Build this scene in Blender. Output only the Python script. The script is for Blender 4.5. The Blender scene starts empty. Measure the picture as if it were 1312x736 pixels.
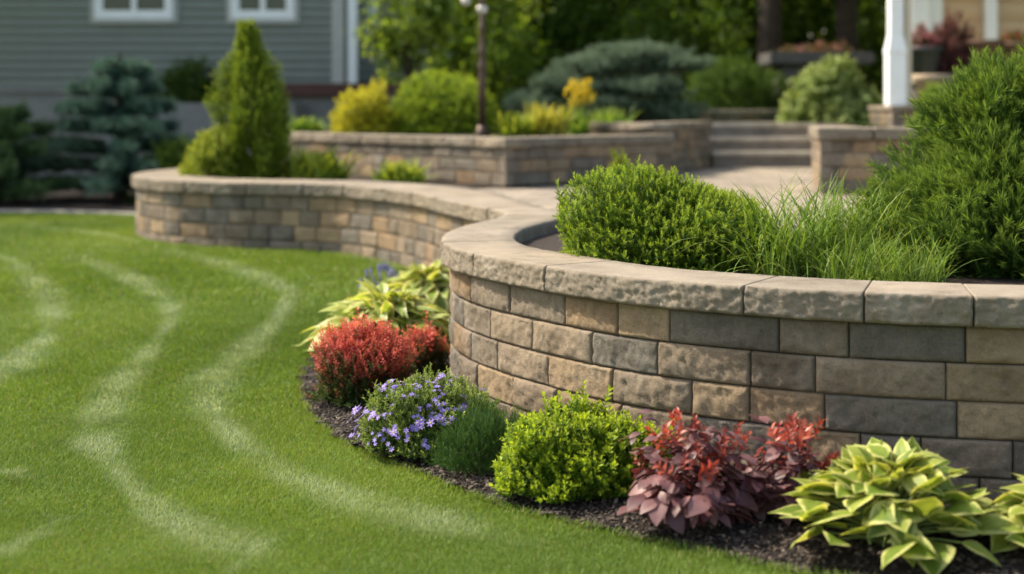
import bpy, bmesh, math, random
import numpy as np
from mathutils import Vector, noise as mnoise

random.seed(7)
RNG = np.random.default_rng(11)
R = math.radians
scn = bpy.context.scene
COL = scn.collection

# ------------------------------------------------------------------ camera, sky, sun, exposure
F = 1822.0; EYE = 1.61; HZ = 140.0          # focal length in px of a 1312 px wide frame, eye height, horizon row
cd = bpy.data.cameras.new('camera'); cam = bpy.data.objects.new('camera', cd); COL.objects.link(cam)
cam.location = (0, 0, EYE); cam.rotation_euler = (R(90), 0, 0)
cd.sensor_width = 36; cd.lens = 36 * F / 1312; cd.shift_y = -(368 - HZ) / 1312
cd.clip_start = .05; cd.clip_end = 2000
cd.dof.use_dof = True; cd.dof.focus_distance = 6.5; cd.dof.aperture_fstop = 1.1; cd.dof.aperture_blades = 0
scn.camera = cam

SUN_EL = R(47); SA, SB = -.94, .34                  # sun stands left of and slightly behind the garden
w = bpy.data.worlds.new('World'); scn.world = w; w.use_nodes = True
nt = w.node_tree; bg = nt.nodes['Background']
sky = nt.nodes.new('ShaderNodeTexSky'); sky.sky_type = 'NISHITA'; sky.sun_disc = False
sky.sun_elevation = SUN_EL; sky.sun_rotation = math.atan2(SA, SB)
sky.air_density = 1.0; sky.dust_density = 2.5; sky.ozone_density = 1.0
wm = nt.nodes.new('ShaderNodeMix'); wm.data_type = 'RGBA'; wm.blend_type = 'MULTIPLY'; wm.inputs[0].default_value = 1; wm.inputs[7].default_value = (1, .93, .80, 1)
nt.links.new(sky.outputs[0], wm.inputs[6]); nt.links.new(wm.outputs[2], bg.inputs[0]); bg.inputs[1].default_value = .15
sl = bpy.data.lights.new('sun', 'SUN'); so = bpy.data.objects.new('sun', sl); COL.objects.link(so)
sl.energy = 2.9; sl.angle = R(.6); sl.color = (1, .91, .74)
sdir = Vector((SA * math.cos(SUN_EL), SB * math.cos(SUN_EL), math.sin(SUN_EL)))
so.rotation_euler = sdir.to_track_quat('Z', 'Y').to_euler(); so.location = (-8, 6, 12)
scn.view_settings.view_transform = 'Standard'; scn.view_settings.look = 'None'
scn.view_settings.exposure = 1.38; scn.view_settings.gamma = 1
scn.cycles.use_denoising = True
scn.cycles.max_bounces = 8; scn.cycles.transparent_max_bounces = 4
scn.cycles.sample_clamp_indirect = 6

# ------------------------------------------------------------------ helpers
def tag(o, label=None, cat=None, group=None, kind=None):
    if label: o['label'] = label
    if cat: o['category'] = cat
    if group: o['group'] = group
    if kind: o['kind'] = kind
    return o

def empty(name, loc=(0, 0, 0), rz=0, label=None, cat=None, group=None):
    o = bpy.data.objects.new(name, None); COL.objects.link(o)
    o.location = loc; o.rotation_euler = (0, 0, rz); o.empty_display_size = .2
    return tag(o, label, cat, group)

def link_mesh(name, me, mat=None, parent=None, smooth=False):
    o = bpy.data.objects.new(name, me); COL.objects.link(o)
    if mat is not None: me.materials.append(mat)
    if parent is not None: o.parent = parent
    if smooth: me.polygons.foreach_set('use_smooth', np.ones(len(me.polygons), bool))
    return o

def mesh_np(name, V, faces, mat=None, parent=None, attrs=None, smooth=False):
    """V (n,3); faces: list of int arrays (m,k); attrs: name -> (n,) float or (n,3) colour"""
    me = bpy.data.meshes.new(name)
    V = np.asarray(V, np.float32); me.vertices.add(len(V)); me.vertices.foreach_set('co', V.ravel())
    faces = [np.asarray(f, np.int32) for f in faces if len(f)]
    loops = np.concatenate([f.ravel() for f in faces])
    tot = np.concatenate([np.full(len(f), f.shape[1], np.int32) for f in faces])
    start = np.concatenate([[0], np.cumsum(tot)[:-1]]).astype(np.int32)
    me.loops.add(len(loops)); me.loops.foreach_set('vertex_index', loops)
    me.polygons.add(len(tot)); me.polygons.foreach_set('loop_start', start)
    me.polygons.foreach_set('loop_total', tot)
    for k, a in (attrs or {}).items():
        a = np.asarray(a, np.float32)
        if a.ndim == 1:
            at = me.attributes.new(k, 'FLOAT', 'POINT'); at.data.foreach_set('value', a)
        else:
            at = me.attributes.new(k, 'FLOAT_COLOR', 'POINT')
            at.data.foreach_set('color', np.concatenate([a, np.ones((len(a), 1), np.float32)], 1).ravel())
    me.update(calc_edges=True)
    return link_mesh(name, me, mat, parent, smooth)

def bm_obj(name, bm, mat, parent=None, smooth=False):
    bmesh.ops.recalc_face_normals(bm, faces=bm.faces)
    me = bpy.data.meshes.new(name); bm.to_mesh(me); bm.free()
    return link_mesh(name, me, mat, parent, smooth)

def add_box(bm, x0, x1, y0, y1, z0, z1, bev=0):
    r = bmesh.ops.create_cube(bm, size=1)
    for v in r['verts']:
        v.co = Vector(((x0 + x1) / 2 + v.co.x * (x1 - x0), (y0 + y1) / 2 + v.co.y * (y1 - y0), (z0 + z1) / 2 + v.co.z * (z1 - z0)))
    if bev:
        es = list({e for v in r['verts'] for e in v.link_edges})
        bmesh.ops.bevel(bm, geom=es, offset=bev, segments=2, affect='EDGES')

def box(name, x0, x1, y0, y1, z0, z1, mat, parent=None, bev=0):
    bm = bmesh.new(); add_box(bm, x0, x1, y0, y1, z0, z1, bev); return bm_obj(name, bm, mat, parent)

def lathe(name, prof, mat, parent=None, seg=24, c=(0, 0), sq=False):
    """prof: (radius, z) list"""
    bm = bmesh.new(); rings = []
    for r, z in prof:
        rings.append([bm.verts.new((c[0] + r * math.cos(2 * math.pi * i / seg + (math.pi / 4 if sq else 0)),
                                    c[1] + r * math.sin(2 * math.pi * i / seg + (math.pi / 4 if sq else 0)), z)) for i in range(seg)])
    for a, b in zip(rings, rings[1:]):
        for i in range(seg): bm.faces.new((a[i], a[(i + 1) % seg], b[(i + 1) % seg], b[i]))
    bm.faces.new(rings[0][::-1]); bm.faces.new(rings[-1])
    return bm_obj(name, bm, mat, parent, smooth=not sq)

def tubes(paths, radii, seg=6):
    """paths: list of (n,3) arrays, radii: list of (n,) -> V, quads"""
    VV, FF, b = [], [], 0
    for P, rr in zip(paths, radii):
        P = np.asarray(P, float); n = len(P)
        T = np.gradient(P, axis=0); T /= np.linalg.norm(T, axis=1)[:, None] + 1e-9
        ref = np.where(np.abs(T[:, 2:3]) > .9, np.array([[1., 0, 0]]), np.array([[0, 0, 1.]]))
        X = np.cross(T, ref); X /= np.linalg.norm(X, axis=1)[:, None] + 1e-9; Y = np.cross(T, X)
        a = np.arange(seg) * 2 * np.pi / seg
        ring = P[:, None] + np.asarray(rr)[:, None, None] * (np.cos(a)[None, :, None] * X[:, None] + np.sin(a)[None, :, None] * Y[:, None])
        VV.append(ring.reshape(-1, 3))
        i = np.arange(n - 1)[:, None] * seg; j = np.arange(seg)[None]; k = (j + 1) % seg
        FF.append(np.stack([b + i + j, b + i + k, b + i + seg + k, b + i + seg + j], -1).reshape(-1, 4))
        b += n * seg
    return np.concatenate(VV), np.concatenate(FF)

def nrm(a): return a / (np.linalg.norm(a, axis=-1, keepdims=True) + 1e-9)

def frames(d, up):
    y = nrm(np.asarray(d, float)); up = np.broadcast_to(np.asarray(up, float), y.shape)
    x = np.cross(y, up); bad = np.linalg.norm(x, axis=1) < 1e-3
    x[bad] = np.cross(y[bad], np.array([1., .3, .2])); x = nrm(x); z = np.cross(x, y)
    return np.stack([x, y, z], -1)              # columns

class Tmpl:
    def __init__(s, V, faces, **at): s.V = np.asarray(V, float); s.faces = faces; s.at = at

def leaf_t(prof, L=1., W=.4, fold=.25, droop=.2, wave=0, nw=1, cup=0):
    """leaf along +Y, face up +Z; prof: half width fractions along the length. attr 'v' = 0 midrib .. 1 margin, 't' = along"""
    n = len(prof); V = []; v = []; t = []
    cols = np.linspace(-1, 1, 2 * nw + 1)
    for i, p in enumerate(prof):
        y = i / (n - 1)
        for c in cols:
            x = c * p * W / 2
            z = abs(x) * fold - droop * L * y * y + wave * math.sin(y * 11 + c * 2) * abs(c) * .5 - cup * (abs(c) ** 2) * p * W
            V.append((x, y * L * (1 - .15 * droop * y), z)); v.append(abs(c)); t.append(y)
    k = len(cols); f = []
    for i in range(n - 1):
        for j in range(k - 1): f.append((i * k + j, i * k + j + 1, (i + 1) * k + j + 1, (i + 1) * k + j))
    return Tmpl(V, [np.array(f)], v=np.array(v), t=np.array(t))

def scatter(T, M, P, S, rnd=None):
    """instances: frames M (k,3,3), positions P (k,3), scales S (k,) or (k,3)"""
    k, n = len(P), len(T.V)
    S = np.asarray(S, float); S = np.repeat(S[:, None], 3, 1) if S.ndim == 1 else S
    L = T.V[None] * S[:, None]
    V = np.einsum('kij,knj->kni', M, L) + P[:, None]
    wrap = rnd is None; rnd = RNG.random(k) if wrap else rnd
    at = {a: np.tile(x, k) for a, x in T.at.items()}
    base_r = T.at.get('r', np.zeros(n))
    at['rnd'] = ((rnd[:, None] + base_r[None]) % 1.0 if wrap else np.clip(rnd[:, None] + base_r[None] - .18, 0, 1)).ravel() if 'r' in T.at else np.repeat(rnd, n)
    at.pop('r', None)
    off = (np.arange(k) * n)
    faces = [(f[None] + off[:, None, None]).reshape(-1, f.shape[1]) for f in T.faces]
    return V.reshape(-1, 3), faces, at

def merge(parts):
    VV, FF, AT, b = [], {}, {}, 0
    keys = set.intersection(*[set(p[2]) for p in parts])
    for V, faces, at in parts:
        VV.append(V)
        for f in faces: FF.setdefault(f.shape[1], []).append(f + b)
        for k in keys: AT.setdefault(k, []).append(at[k])
        b += len(V)
    return np.concatenate(VV), [np.concatenate(x) for x in FF.values()], {k: np.concatenate(x) for k, x in AT.items()}

def sprig(leaf, n, L=1., ll=.3, spread=55, stem=.012, tipgrow=.7, opp=True, upw=.0):
    """a shoot along +Y with n leaf whorls; attr 't' = along the shoot (young tip = 1)"""
    d, p, s, t = [], [], [], []
    for i in range(n):
        y = (i + .6) / n
        for q in range(2 if opp else 1):
            a = i * (math.pi / 2 if opp else 2.4) + q * math.pi + random.uniform(-.3, .3)
            sp = R(spread * (1 - .55 * y) + random.uniform(-9, 9))
            d.append((math.sin(sp) * math.cos(a), math.cos(sp), math.sin(sp) * math.sin(a) + upw))
            p.append((0, y * L * .92, 0)); s.append(ll * (1 - (1 - tipgrow) * y) * random.uniform(.8, 1.15)); t.append(y)
    d = np.array(d); M = frames(d, np.array([0, 1., 0]))
    M = M.copy(); 
    V, F_, at = scatter(leaf, M, np.array(p), np.array(s), RNG.random(len(p)) * .35)
    n1 = len(leaf.V)
    tt = np.repeat(np.array(t), n1)
    sv, sq = tubes([np.array([[0, 0, 0], [0, .5 * L, .01], [0, .95 * L, 0]])], [np.array([stem, stem * .8, stem * .3])], 3)
    V2, F2, A2 = merge([(V, F_, {'v': at['v'], 'r': at['rnd'], 't': tt}), (sv, [sq], {'v': np.zeros(len(sv)), 'r': np.zeros(len(sv)), 't': np.zeros(len(sv))})])
    return Tmpl(V2, F2, **A2)

LEAF_SMALL = leaf_t([.15, .9, 1, .12], 1, .42, .3, .15)
LEAF_OVAL = leaf_t([.12, .75, 1, .8, .08], 1, .5, .3, .25)
LEAF_LONG = leaf_t([.2, .9, .8, .08], 1, .26, .3, .15)
NEEDLE = leaf_t([.7, 1, .15], 1, .075, .2, .1)
DIAMOND = leaf_t([.1, 1, .1], 1, .62, .3, .2)

# ------------------------------------------------------------------ materials
def nodes(m): m.use_nodes = True; return m.node_tree.nodes, m.node_tree.links
def mk(name):
    m = bpy.data.materials.new(name); N, L = nodes(m); return m, N, L, N['Principled BSDF']
def ramp(N, stops):
    r = N.new('ShaderNodeValToRGB'); e = r.color_ramp.elements
    while len(e) < len(stops): e.new(.5)
    for x, (p, c) in zip(e, stops): x.position = p; x.color = (*c, 1)
    return r
def attr(N, name): a = N.new('ShaderNodeAttribute'); a.attribute_name = name; return a
def noise_n(N, L, scale, detail=4, rough=.55, coord=None):
    n = N.new('ShaderNodeTexNoise'); n.inputs['Scale'].default_value = scale; n.inputs['Detail'].default_value = detail
    n.inputs['Roughness'].default_value = rough
    if coord is None: coord = N.new('ShaderNodeNewGeometry').outputs['Position']
    L.new(coord, n.inputs['Vector']); return n
def mix(N, L, a, b, fac, mode='MIX'):
    m = N.new('ShaderNodeMix'); m.data_type = 'RGBA'; m.blend_type = mode
    for s, x in ((m.inputs[0], fac), (m.inputs[6], a), (m.inputs[7], b)):
        if hasattr(x, 'default_value') or hasattr(x, 'links'): L.new(x, s)
        elif isinstance(x, tuple): s.default_value = (*x, 1)
        else: s.default_value = x
    return m.outputs[2]
def bump(N, L, h, strength, dist, prev=None):
    b = N.new('ShaderNodeBump'); b.inputs['Strength'].default_value = strength; b.inputs['Distance'].default_value = dist
    L.new(h, b.inputs['Height'])
    if prev is not None: L.new(prev, b.inputs['Normal'])
    return b.outputs['Normal']

def leaf_mat(name, stops, tip=None, tip_range=(.55, 1.), margin=None, margin_range=(.55, .8), transl=.42, rough=.6, warm=(1.25, 1.15, .6), spec=.2, base=None):
    m, N, L, P = mk(name)
    r = ramp(N, stops); L.new(attr(N, 'rnd').outputs['Fac'], r.inputs[0]); c = r.outputs[0]
    if margin is not None:
        g = N.new('ShaderNodeMapRange'); g.inputs[1].default_value, g.inputs[2].default_value = margin_range
        g.interpolation_type = 'SMOOTHSTEP'
        ad = N.new('ShaderNodeMath'); ad.operation = 'MULTIPLY_ADD'
        nn = noise_n(N, L, 38, 2); L.new(nn.outputs[0], ad.inputs[0]); ad.inputs[1].default_value = .5
        L.new(attr(N, 'v').outputs['Fac'], ad.inputs[2]); sb = N.new('ShaderNodeMath'); sb.operation = 'SUBTRACT'; L.new(ad.outputs[0], sb.inputs[0]); sb.inputs[1].default_value = .25
        L.new(sb.outputs[0], g.inputs[0]); c = mix(N, L, c, margin, g.outputs[0])
    if tip is not None:
        g = N.new('ShaderNodeMapRange'); g.inputs[1].default_value, g.inputs[2].default_value = tip_range
        L.new(attr(N, 't').outputs['Fac'], g.inputs[0]); c = mix(N, L, c, tip, g.outputs[0])
    nn = noise_n(N, L, 9, 3); rr = ramp(N, [(.3, (.72, .72, .72)), (.7, (1.2, 1.2, 1.2))]); L.new(nn.outputs[0], rr.inputs[0])
    c = mix(N, L, c, rr.outputs[0], 1.0, 'MULTIPLY')
    L.new(c, P.inputs['Base Color']); P.inputs['Roughness'].default_value = rough; P.inputs['Specular IOR Level'].default_value = spec
    t = N.new('ShaderNodeBsdfTranslucent'); tc = mix(N, L, c, warm, 1.0, 'MULTIPLY'); L.new(tc, t.inputs[0])
    ms = N.new('ShaderNodeMixShader'); ms.inputs[0].default_value = transl
    L.new(P.outputs[0], ms.inputs[1]); L.new(t.outputs[0], ms.inputs[2])
    L.new(ms.outputs[0], N['Material Output'].inputs[0])
    return m

def simple(name, col, rough=.6, metal=0, var=.15, scale=6, bumpd=0, spec=.4):
    m, N, L, P = mk(name)
    nn = noise_n(N, L, scale, 5); rr = ramp(N, [(.3, tuple(x * (1 - var) for x in col)), (.7, tuple(min(1, x * (1 + var)) for x in col))])
    L.new(nn.outputs[0], rr.inputs[0]); L.new(rr.outputs[0], P.inputs['Base Color'])
    P.inputs['Roughness'].default_value = rough; P.inputs['Metallic'].default_value = metal; P.inputs['Specular IOR Level'].default_value = spec
    if bumpd:
        n2 = noise_n(N, L, scale * 14, 4); L.new(bump(N, L, n2.outputs[0], .6, bumpd), P.inputs['Normal'])
    return m

def stone_mat(name, use_tone=True, col=(.3, .27, .23), b1=.010, b2=.004):
    m, N, L, P = mk(name)
    c = attr(N, 'tone').outputs['Color'] if use_tone else None
    n1 = noise_n(N, L, 5, 6, .6); r1 = ramp(N, [(.3, (.74, .72, .70)), (.55, (1, 1, 1)), (.8, (1.2, 1.17, 1.1))]); L.new(n1.outputs[0], r1.inputs[0])
    c = mix(N, L, c if c is not None else col, r1.outputs[0], 1., 'MULTIPLY')
    n2 = noise_n(N, L, 115, 4, .75); r2 = ramp(N, [(.28, (.45, .44, .42)), (.44, (.95, .95, .95)), (.58, (1, 1, 1)), (.74, (1.5, 1.47, 1.4))]); L.new(n2.outputs[0], r2.inputs[0])
    c = mix(N, L, c, r2.outputs[0], .9, 'MULTIPLY')
    n5 = noise_n(N, L, 2.6, 6, .65); r5 = ramp(N, [(.56, (0, 0, 0)), (.72, (.34, .34, .34))]); L.new(n5.outputs[0], r5.inputs[0]); c = mix(N, L, c, (.36, .33, .285), r5.outputs[0])
    n6 = noise_n(N, L, 3.7, 7, .7); r6 = ramp(N, [(.30, (.62, .60, .57)), (.46, (1, 1, 1))]); L.new(n6.outputs[0], r6.inputs[0]); c = mix(N, L, c, r6.outputs[0], .8, 'MULTIPLY')
    L.new(c, P.inputs['Base Color']); P.inputs['Roughness'].default_value = .92; P.inputs['Specular IOR Level'].default_value = .2
    n3 = noise_n(N, L, 34, 6, .65); n4 = noise_n(N, L, 120, 5, .8)
    nb = bump(N, L, n3.outputs[0], .8, b1); nb = bump(N, L, n4.outputs[0], .8, b2, nb); L.new(nb, P.inputs['Normal'])
    return m

M_BLOCK = stone_mat('split_stone', b1=.010, b2=.010)
M_CAP = stone_mat('cap_stone', b1=.003, b2=.004)
M_JOINT = simple('dark_joint', (.035, .03, .026), .95)
M_BARK = simple('bark', (.045, .033, .025), .95, var=.4, scale=8, bumpd=.01)
M_STEM = simple('stem', (.07, .055, .03), .9, var=.3, scale=12)

# ------------------------------------------------------------------ ground
def smooth01(x): x = np.clip(x, 0, 1); return x * x * (3 - 2 * x)
def lawn_z(Y): return .22 * smooth01((np.asarray(Y, float) - 7) / 8)

def sum_noise(X, Y, sc, seed):
    r = np.random.default_rng(seed); o = np.zeros_like(X, float)
    for k in range(7):
        a = r.random() * 6.28; f = sc * (.6 + 1.9 * r.random()); o += np.sin((X * math.cos(a) + Y * math.sin(a)) * f + r.random() * 6.28)
    return o / 7 * 1.6

def catmull(P, m=24):
    P = np.asarray(P, float); Q = np.concatenate([[2 * P[0] - P[1]], P, [2 * P[-1] - P[-2]]]); out = []
    for i in range(1, len(Q) - 2):
        t = np.linspace(0, 1, m, endpoint=False)[:, None]; a, b, c, d = Q[i - 1:i + 3]
        out.append(.5 * (2 * b + (c - a) * t + (2 * a - 5 * b + 4 * c - d) * t * t + (3 * b - a - 3 * c + d) * t ** 3))
    return np.concatenate(out + [P[-1:]])

class Path:
    def __init__(s, P, curve=True):
        P = catmull(P) if curve else np.asarray(P, float)
        d = np.linalg.norm(np.diff(P, axis=0), axis=1); s.u = np.concatenate([[0], np.cumsum(d)]); s.L = s.u[-1]; s.P = P
        T = nrm(np.gradient(P, axis=0)) if curve else None
        s.T = T
    def at(s, u):
        u = np.asarray(u, float); x = np.stack([np.interp(u, s.u, s.P[:, k]) for k in (0, 1)], -1)
        e = .03; a = np.stack([np.interp(np.clip(u - e, 0, s.L), s.u, s.P[:, k]) for k in (0, 1)], -1)
        b = np.stack([np.interp(np.clip(u + e, 0, s.L), s.u, s.P[:, k]) for k in (0, 1)], -1)
        t = nrm(b - a); return x, np.stack([-t[..., 1], t[..., 0]], -1)
    def near(s, x, y): return s.u[np.argmin((s.P[:, 0] - x) ** 2 + (s.P[:, 1] - y) ** 2)]

WALL = Path([(5.2, 5.60), (4.3, 5.47), (3.4, 5.42), (2.7, 5.43), (1.99, 5.52), (1.40, 5.66), (.952, 5.87), (.49, 6.2), (.149, 6.62), (-.20, 7.2), (-.375, 7.75),
             (-.40, 8.3), (-.33, 8.8), (-.2, 9.25), (-.09, 9.6), (-.06, 9.95), (-.12, 10.3), (-.29, 10.75), (-.55, 11.5), (-.85, 12.4), (-1.25, 13.2), (-1.7, 13.75),
             (-2.27, 14.02), (-2.88, 14.2), (-3.6, 14.62), (-4.1, 15.4), (-4.3, 16.4), (-4.1, 17.6), (-3.5, 18.5), (-2.6, 18.9)])
CAPTOP, CAPH, COURSE = .88, .125, .15

def inpoly(X, Y, poly):
    c = np.zeros(X.shape, bool); n = len(poly)
    for i in range(n):
        x0, y0 = poly[i]; x1, y1 = poly[(i + 1) % n]
        k = ((y0 > Y) != (y1 > Y)); c ^= k & (X < (x1 - x0) * (Y - y0) / (y1 - y0 + 1e-12) + x0)
    return c

# lawn / bed edge, in metres on the ground
EDGE = catmull([(4.6, 4.0), (3.2, 4.12), (2.2, 4.35), (1.55, 4.62), (1.06, 4.86), (.78, 5.07), (.42, 5.35), (-.05, 5.75), (-.476, 6.36), (-.86, 6.93), (-1.11, 7.62), (-1.24, 8.33),
                (-1.24, 9.0), (-1.18, 9.7), (-1.08, 10.5), (-.98, 11.3), (-.93, 12.0), (-1.0, 12.6)], 10)
wx, _ = WALL.at(np.linspace(0.4, WALL.near(-.95, 12.6), 120))
BED = np.concatenate([EDGE, wx[::-1]])

m_soil, N, L, P = mk('garden_ground')
n1 = noise_n(N, L, 3, 6); n2 = noise_n(N, L, 60, 4, .7)
r1 = ramp(N, [(.3, (.050, .100, .010)), (.7, (.085, .155, .015))]); L.new(n1.outputs[0], r1.inputs[0])
r2 = ramp(N, [(.3, (.6, .6, .55)), (.7, (1.25, 1.25, 1.1))]); L.new(n2.outputs[0], r2.inputs[0])
L.new(mix(N, L, r1.outputs[0], r2.outputs[0], 1., 'MULTIPLY'), P.inputs['Base Color']); P.inputs['Roughness'].default_value = .95
L.new(bump(N, L, n2.outputs[0], .8, .02), P.inputs['Normal'])
ys = np.concatenate([np.linspace(-40, 4, 8), np.linspace(5, 18, 50), np.linspace(20, 400, 20)]); xs = np.concatenate([np.linspace(-300, -12, 8), np.linspace(-10, 10, 21), np.linspace(12, 300, 8)])
GX, GY = np.meshgrid(xs, ys); nx = len(xs)
idx = (np.arange(len(ys) - 1)[:, None] * nx + np.arange(nx - 1)[None]).ravel()
tag(mesh_np('lawn', np.stack([GX, GY, lawn_z(GY)], -1).reshape(-1, 3), [np.stack([idx, idx + 1, idx + nx + 1, idx + nx], 1)], m_soil, smooth=True), kind='structure')

# grass blades
def ground_px(px, py):
    Y = 8.
    for _ in range(12): Y = F * (EYE - lawn_z(Y)) / (py - HZ)
    return ((px - 656) * Y / F, float(Y))
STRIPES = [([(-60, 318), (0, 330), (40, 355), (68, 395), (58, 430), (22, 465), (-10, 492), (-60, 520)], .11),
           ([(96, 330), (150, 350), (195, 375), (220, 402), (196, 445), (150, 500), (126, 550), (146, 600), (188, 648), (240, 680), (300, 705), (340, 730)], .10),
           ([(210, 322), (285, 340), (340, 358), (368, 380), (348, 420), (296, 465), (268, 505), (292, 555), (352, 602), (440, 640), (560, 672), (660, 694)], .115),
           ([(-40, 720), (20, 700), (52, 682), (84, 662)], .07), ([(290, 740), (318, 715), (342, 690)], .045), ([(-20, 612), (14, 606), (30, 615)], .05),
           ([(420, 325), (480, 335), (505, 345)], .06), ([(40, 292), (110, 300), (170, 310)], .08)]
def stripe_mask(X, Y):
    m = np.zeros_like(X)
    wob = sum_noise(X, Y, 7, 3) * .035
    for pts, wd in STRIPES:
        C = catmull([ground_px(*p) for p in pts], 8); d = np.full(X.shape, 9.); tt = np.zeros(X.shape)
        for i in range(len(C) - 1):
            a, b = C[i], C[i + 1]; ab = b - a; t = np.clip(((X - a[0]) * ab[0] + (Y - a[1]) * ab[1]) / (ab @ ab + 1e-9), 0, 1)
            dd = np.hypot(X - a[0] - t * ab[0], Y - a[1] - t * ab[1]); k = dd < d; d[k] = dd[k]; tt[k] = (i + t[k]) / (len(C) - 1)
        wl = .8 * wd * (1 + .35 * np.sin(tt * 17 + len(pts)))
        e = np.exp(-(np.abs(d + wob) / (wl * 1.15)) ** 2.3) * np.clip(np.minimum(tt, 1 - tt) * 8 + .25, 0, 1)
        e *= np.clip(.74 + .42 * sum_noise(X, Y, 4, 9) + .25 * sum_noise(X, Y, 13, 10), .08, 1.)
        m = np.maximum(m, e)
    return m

def make_grass():
    groups = []
    for y0, y1, dens, hgt, wid in ((3.6, 5.6, 34000, .020, .0023), (5.6, 7.5, 24000, .021, .0028), (7.5, 11, 9500, .025, .0048), (11, 20.2, 3400, .033, .0095)):
        xr = lambda y: .37 * y + .8
        A = (y1 - y0) * 2 * xr(y1); n = int(A * dens)
        X = (RNG.random(n) * 2 - 1) * xr(y1); Y = y0 + RNG.random(n) * (y1 - y0)
        k = (np.abs(X) < xr(Y)) & (X < 2.6) ; X, Y = X[k], Y[k]
        k = ~inpoly(X, Y, BED); X, Y = X[k], Y[k]
        k = ~inpoly(X, Y, WALLPOLY); X, Y = X[k], Y[k]
        k = ~inpoly(X, Y, [(-20, 18.95), (-9, 18.9), (-4.6, 18.7), (-4, 30), (-20, 30)]); X, Y = X[k], Y[k]
        groups.append((X, Y, np.full(len(X), hgt), np.full(len(X), wid)))
        n = int((y1 - y0) * 2.6 * dens * .42); Y = y0 + RNG.random(n) * (y1 - y0); X = -xr(Y) - 2.6 * RNG.random(n)      # thinner, broader bladed lawn further left
        k = Y < 18.8; X, Y = X[k], Y[k]; groups.append((X, Y, np.full(len(X), hgt * 1.1), np.full(len(X), wid * 1.7)))
    # a shaggier fringe along the cut edge of the bed
    d = np.linalg.norm(np.diff(EDGE, axis=0), axis=1); u = np.concatenate([[0], np.cumsum(d)]); n = 9000; q = RNG.random(n) * u[-1]
    X = np.interp(q, u, EDGE[:, 0]) + RNG.normal(0, .014, n) - .004; Y = np.interp(q, u, EDGE[:, 1]) + RNG.normal(0, .014, n) - .004
    groups.append((X, Y, np.full(n, .032), np.full(n, .0035)))
    X, Y, H, W = (np.concatenate(z) for z in zip(*groups)); n = len(X)
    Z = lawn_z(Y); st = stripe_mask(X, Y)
    hn = .8 + .5 * RNG.random(n) + .22 * sum_noise(X, Y, 6, 5)
    H = H * np.clip(hn, .45, 1.5); W = W * (.75 + .5 * RNG.random(n))
    a = RNG.random(n) * 6.283; lean = .25 + .75 * RNG.random(n)
    # mown blades lie along the mowing direction a little
    fl = .35 * np.stack([sum_noise(X, Y, .8, 21), sum_noise(X, Y, .8, 22)], 1)
    dx = np.cos(a) * lean + fl[:, 0]; dy = np.sin(a) * lean + fl[:, 1]
    sx, sy = -np.sin(a), np.cos(a); rot = RNG.random(n) * 2; sx, sy = np.cos(a + rot), np.sin(a + rot)
    B = np.stack([X, Y, Z - .004], 1); S = np.stack([sx, sy, 0 * sx], 1) * W[:, None] * .5
    M1 = B + np.stack([dx * .3, dy * .3, np.ones(n) * .62], 1) * H[:, None]; T1 = B + np.stack([dx * .95, dy * .95, np.ones(n)], 1) * H[:, None]
    V = np.stack([B - S, B + S, M1 + S * .8, M1 - S * .8, T1], 1).reshape(-1, 3)
    o = np.arange(n)[:, None] * 5
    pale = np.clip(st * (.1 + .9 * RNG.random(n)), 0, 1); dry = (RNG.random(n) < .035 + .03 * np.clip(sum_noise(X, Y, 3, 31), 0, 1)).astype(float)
    hue = np.clip(.5 + .45 * sum_noise(X, Y, 1.1, 41) + .2 * sum_noise(X, Y, 7, 42) + .22 * RNG.normal(0, 1, n), 0, 1)
    rep = lambda z: np.repeat(z, 5)
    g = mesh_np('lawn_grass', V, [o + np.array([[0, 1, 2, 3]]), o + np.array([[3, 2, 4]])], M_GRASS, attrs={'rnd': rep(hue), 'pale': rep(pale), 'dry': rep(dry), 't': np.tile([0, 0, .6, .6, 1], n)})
    tag(g, 'short mown green lawn grass with curving pale streaks', 'grass', kind='stuff')

M_GRASS, N, L, P = mk('grass_blade')
r = ramp(N, [(0, (.105, .178, .022)), (.5, (.152, .238, .030)), (1, (.208, .292, .044))]); L.new(attr(N, 'rnd').outputs['Fac'], r.inputs[0])
c = mix(N, L, r.outputs[0], (.30, .25, .11), attr(N, 'dry').outputs['Fac'])
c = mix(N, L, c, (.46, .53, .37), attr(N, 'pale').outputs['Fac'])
L.new(c, P.inputs['Base Color']); P.inputs['Roughness'].default_value = .55; P.inputs['Specular IOR Level'].default_value = .25
t = N.new('ShaderNodeBsdfTranslucent'); L.new(mix(N, L, c, (1.2, 1.1, .7), 1., 'MULTIPLY'), t.inputs[0])
ms = N.new('ShaderNodeMixShader'); ms.inputs[0].default_value = .35; L.new(P.outputs[0], ms.inputs[1]); L.new(t.outputs[0], ms.inputs[2]); L.new(ms.outputs[0], N['Material Output'].inputs[0])

wp, wn = WALL.at(np.linspace(0, WALL.L, 300))
WALLPOLY = [tuple(p) for p in wp - wn * .05] + [(-2.6, 30), (12, 30), (12, 5.6)]
make_grass()

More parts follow.
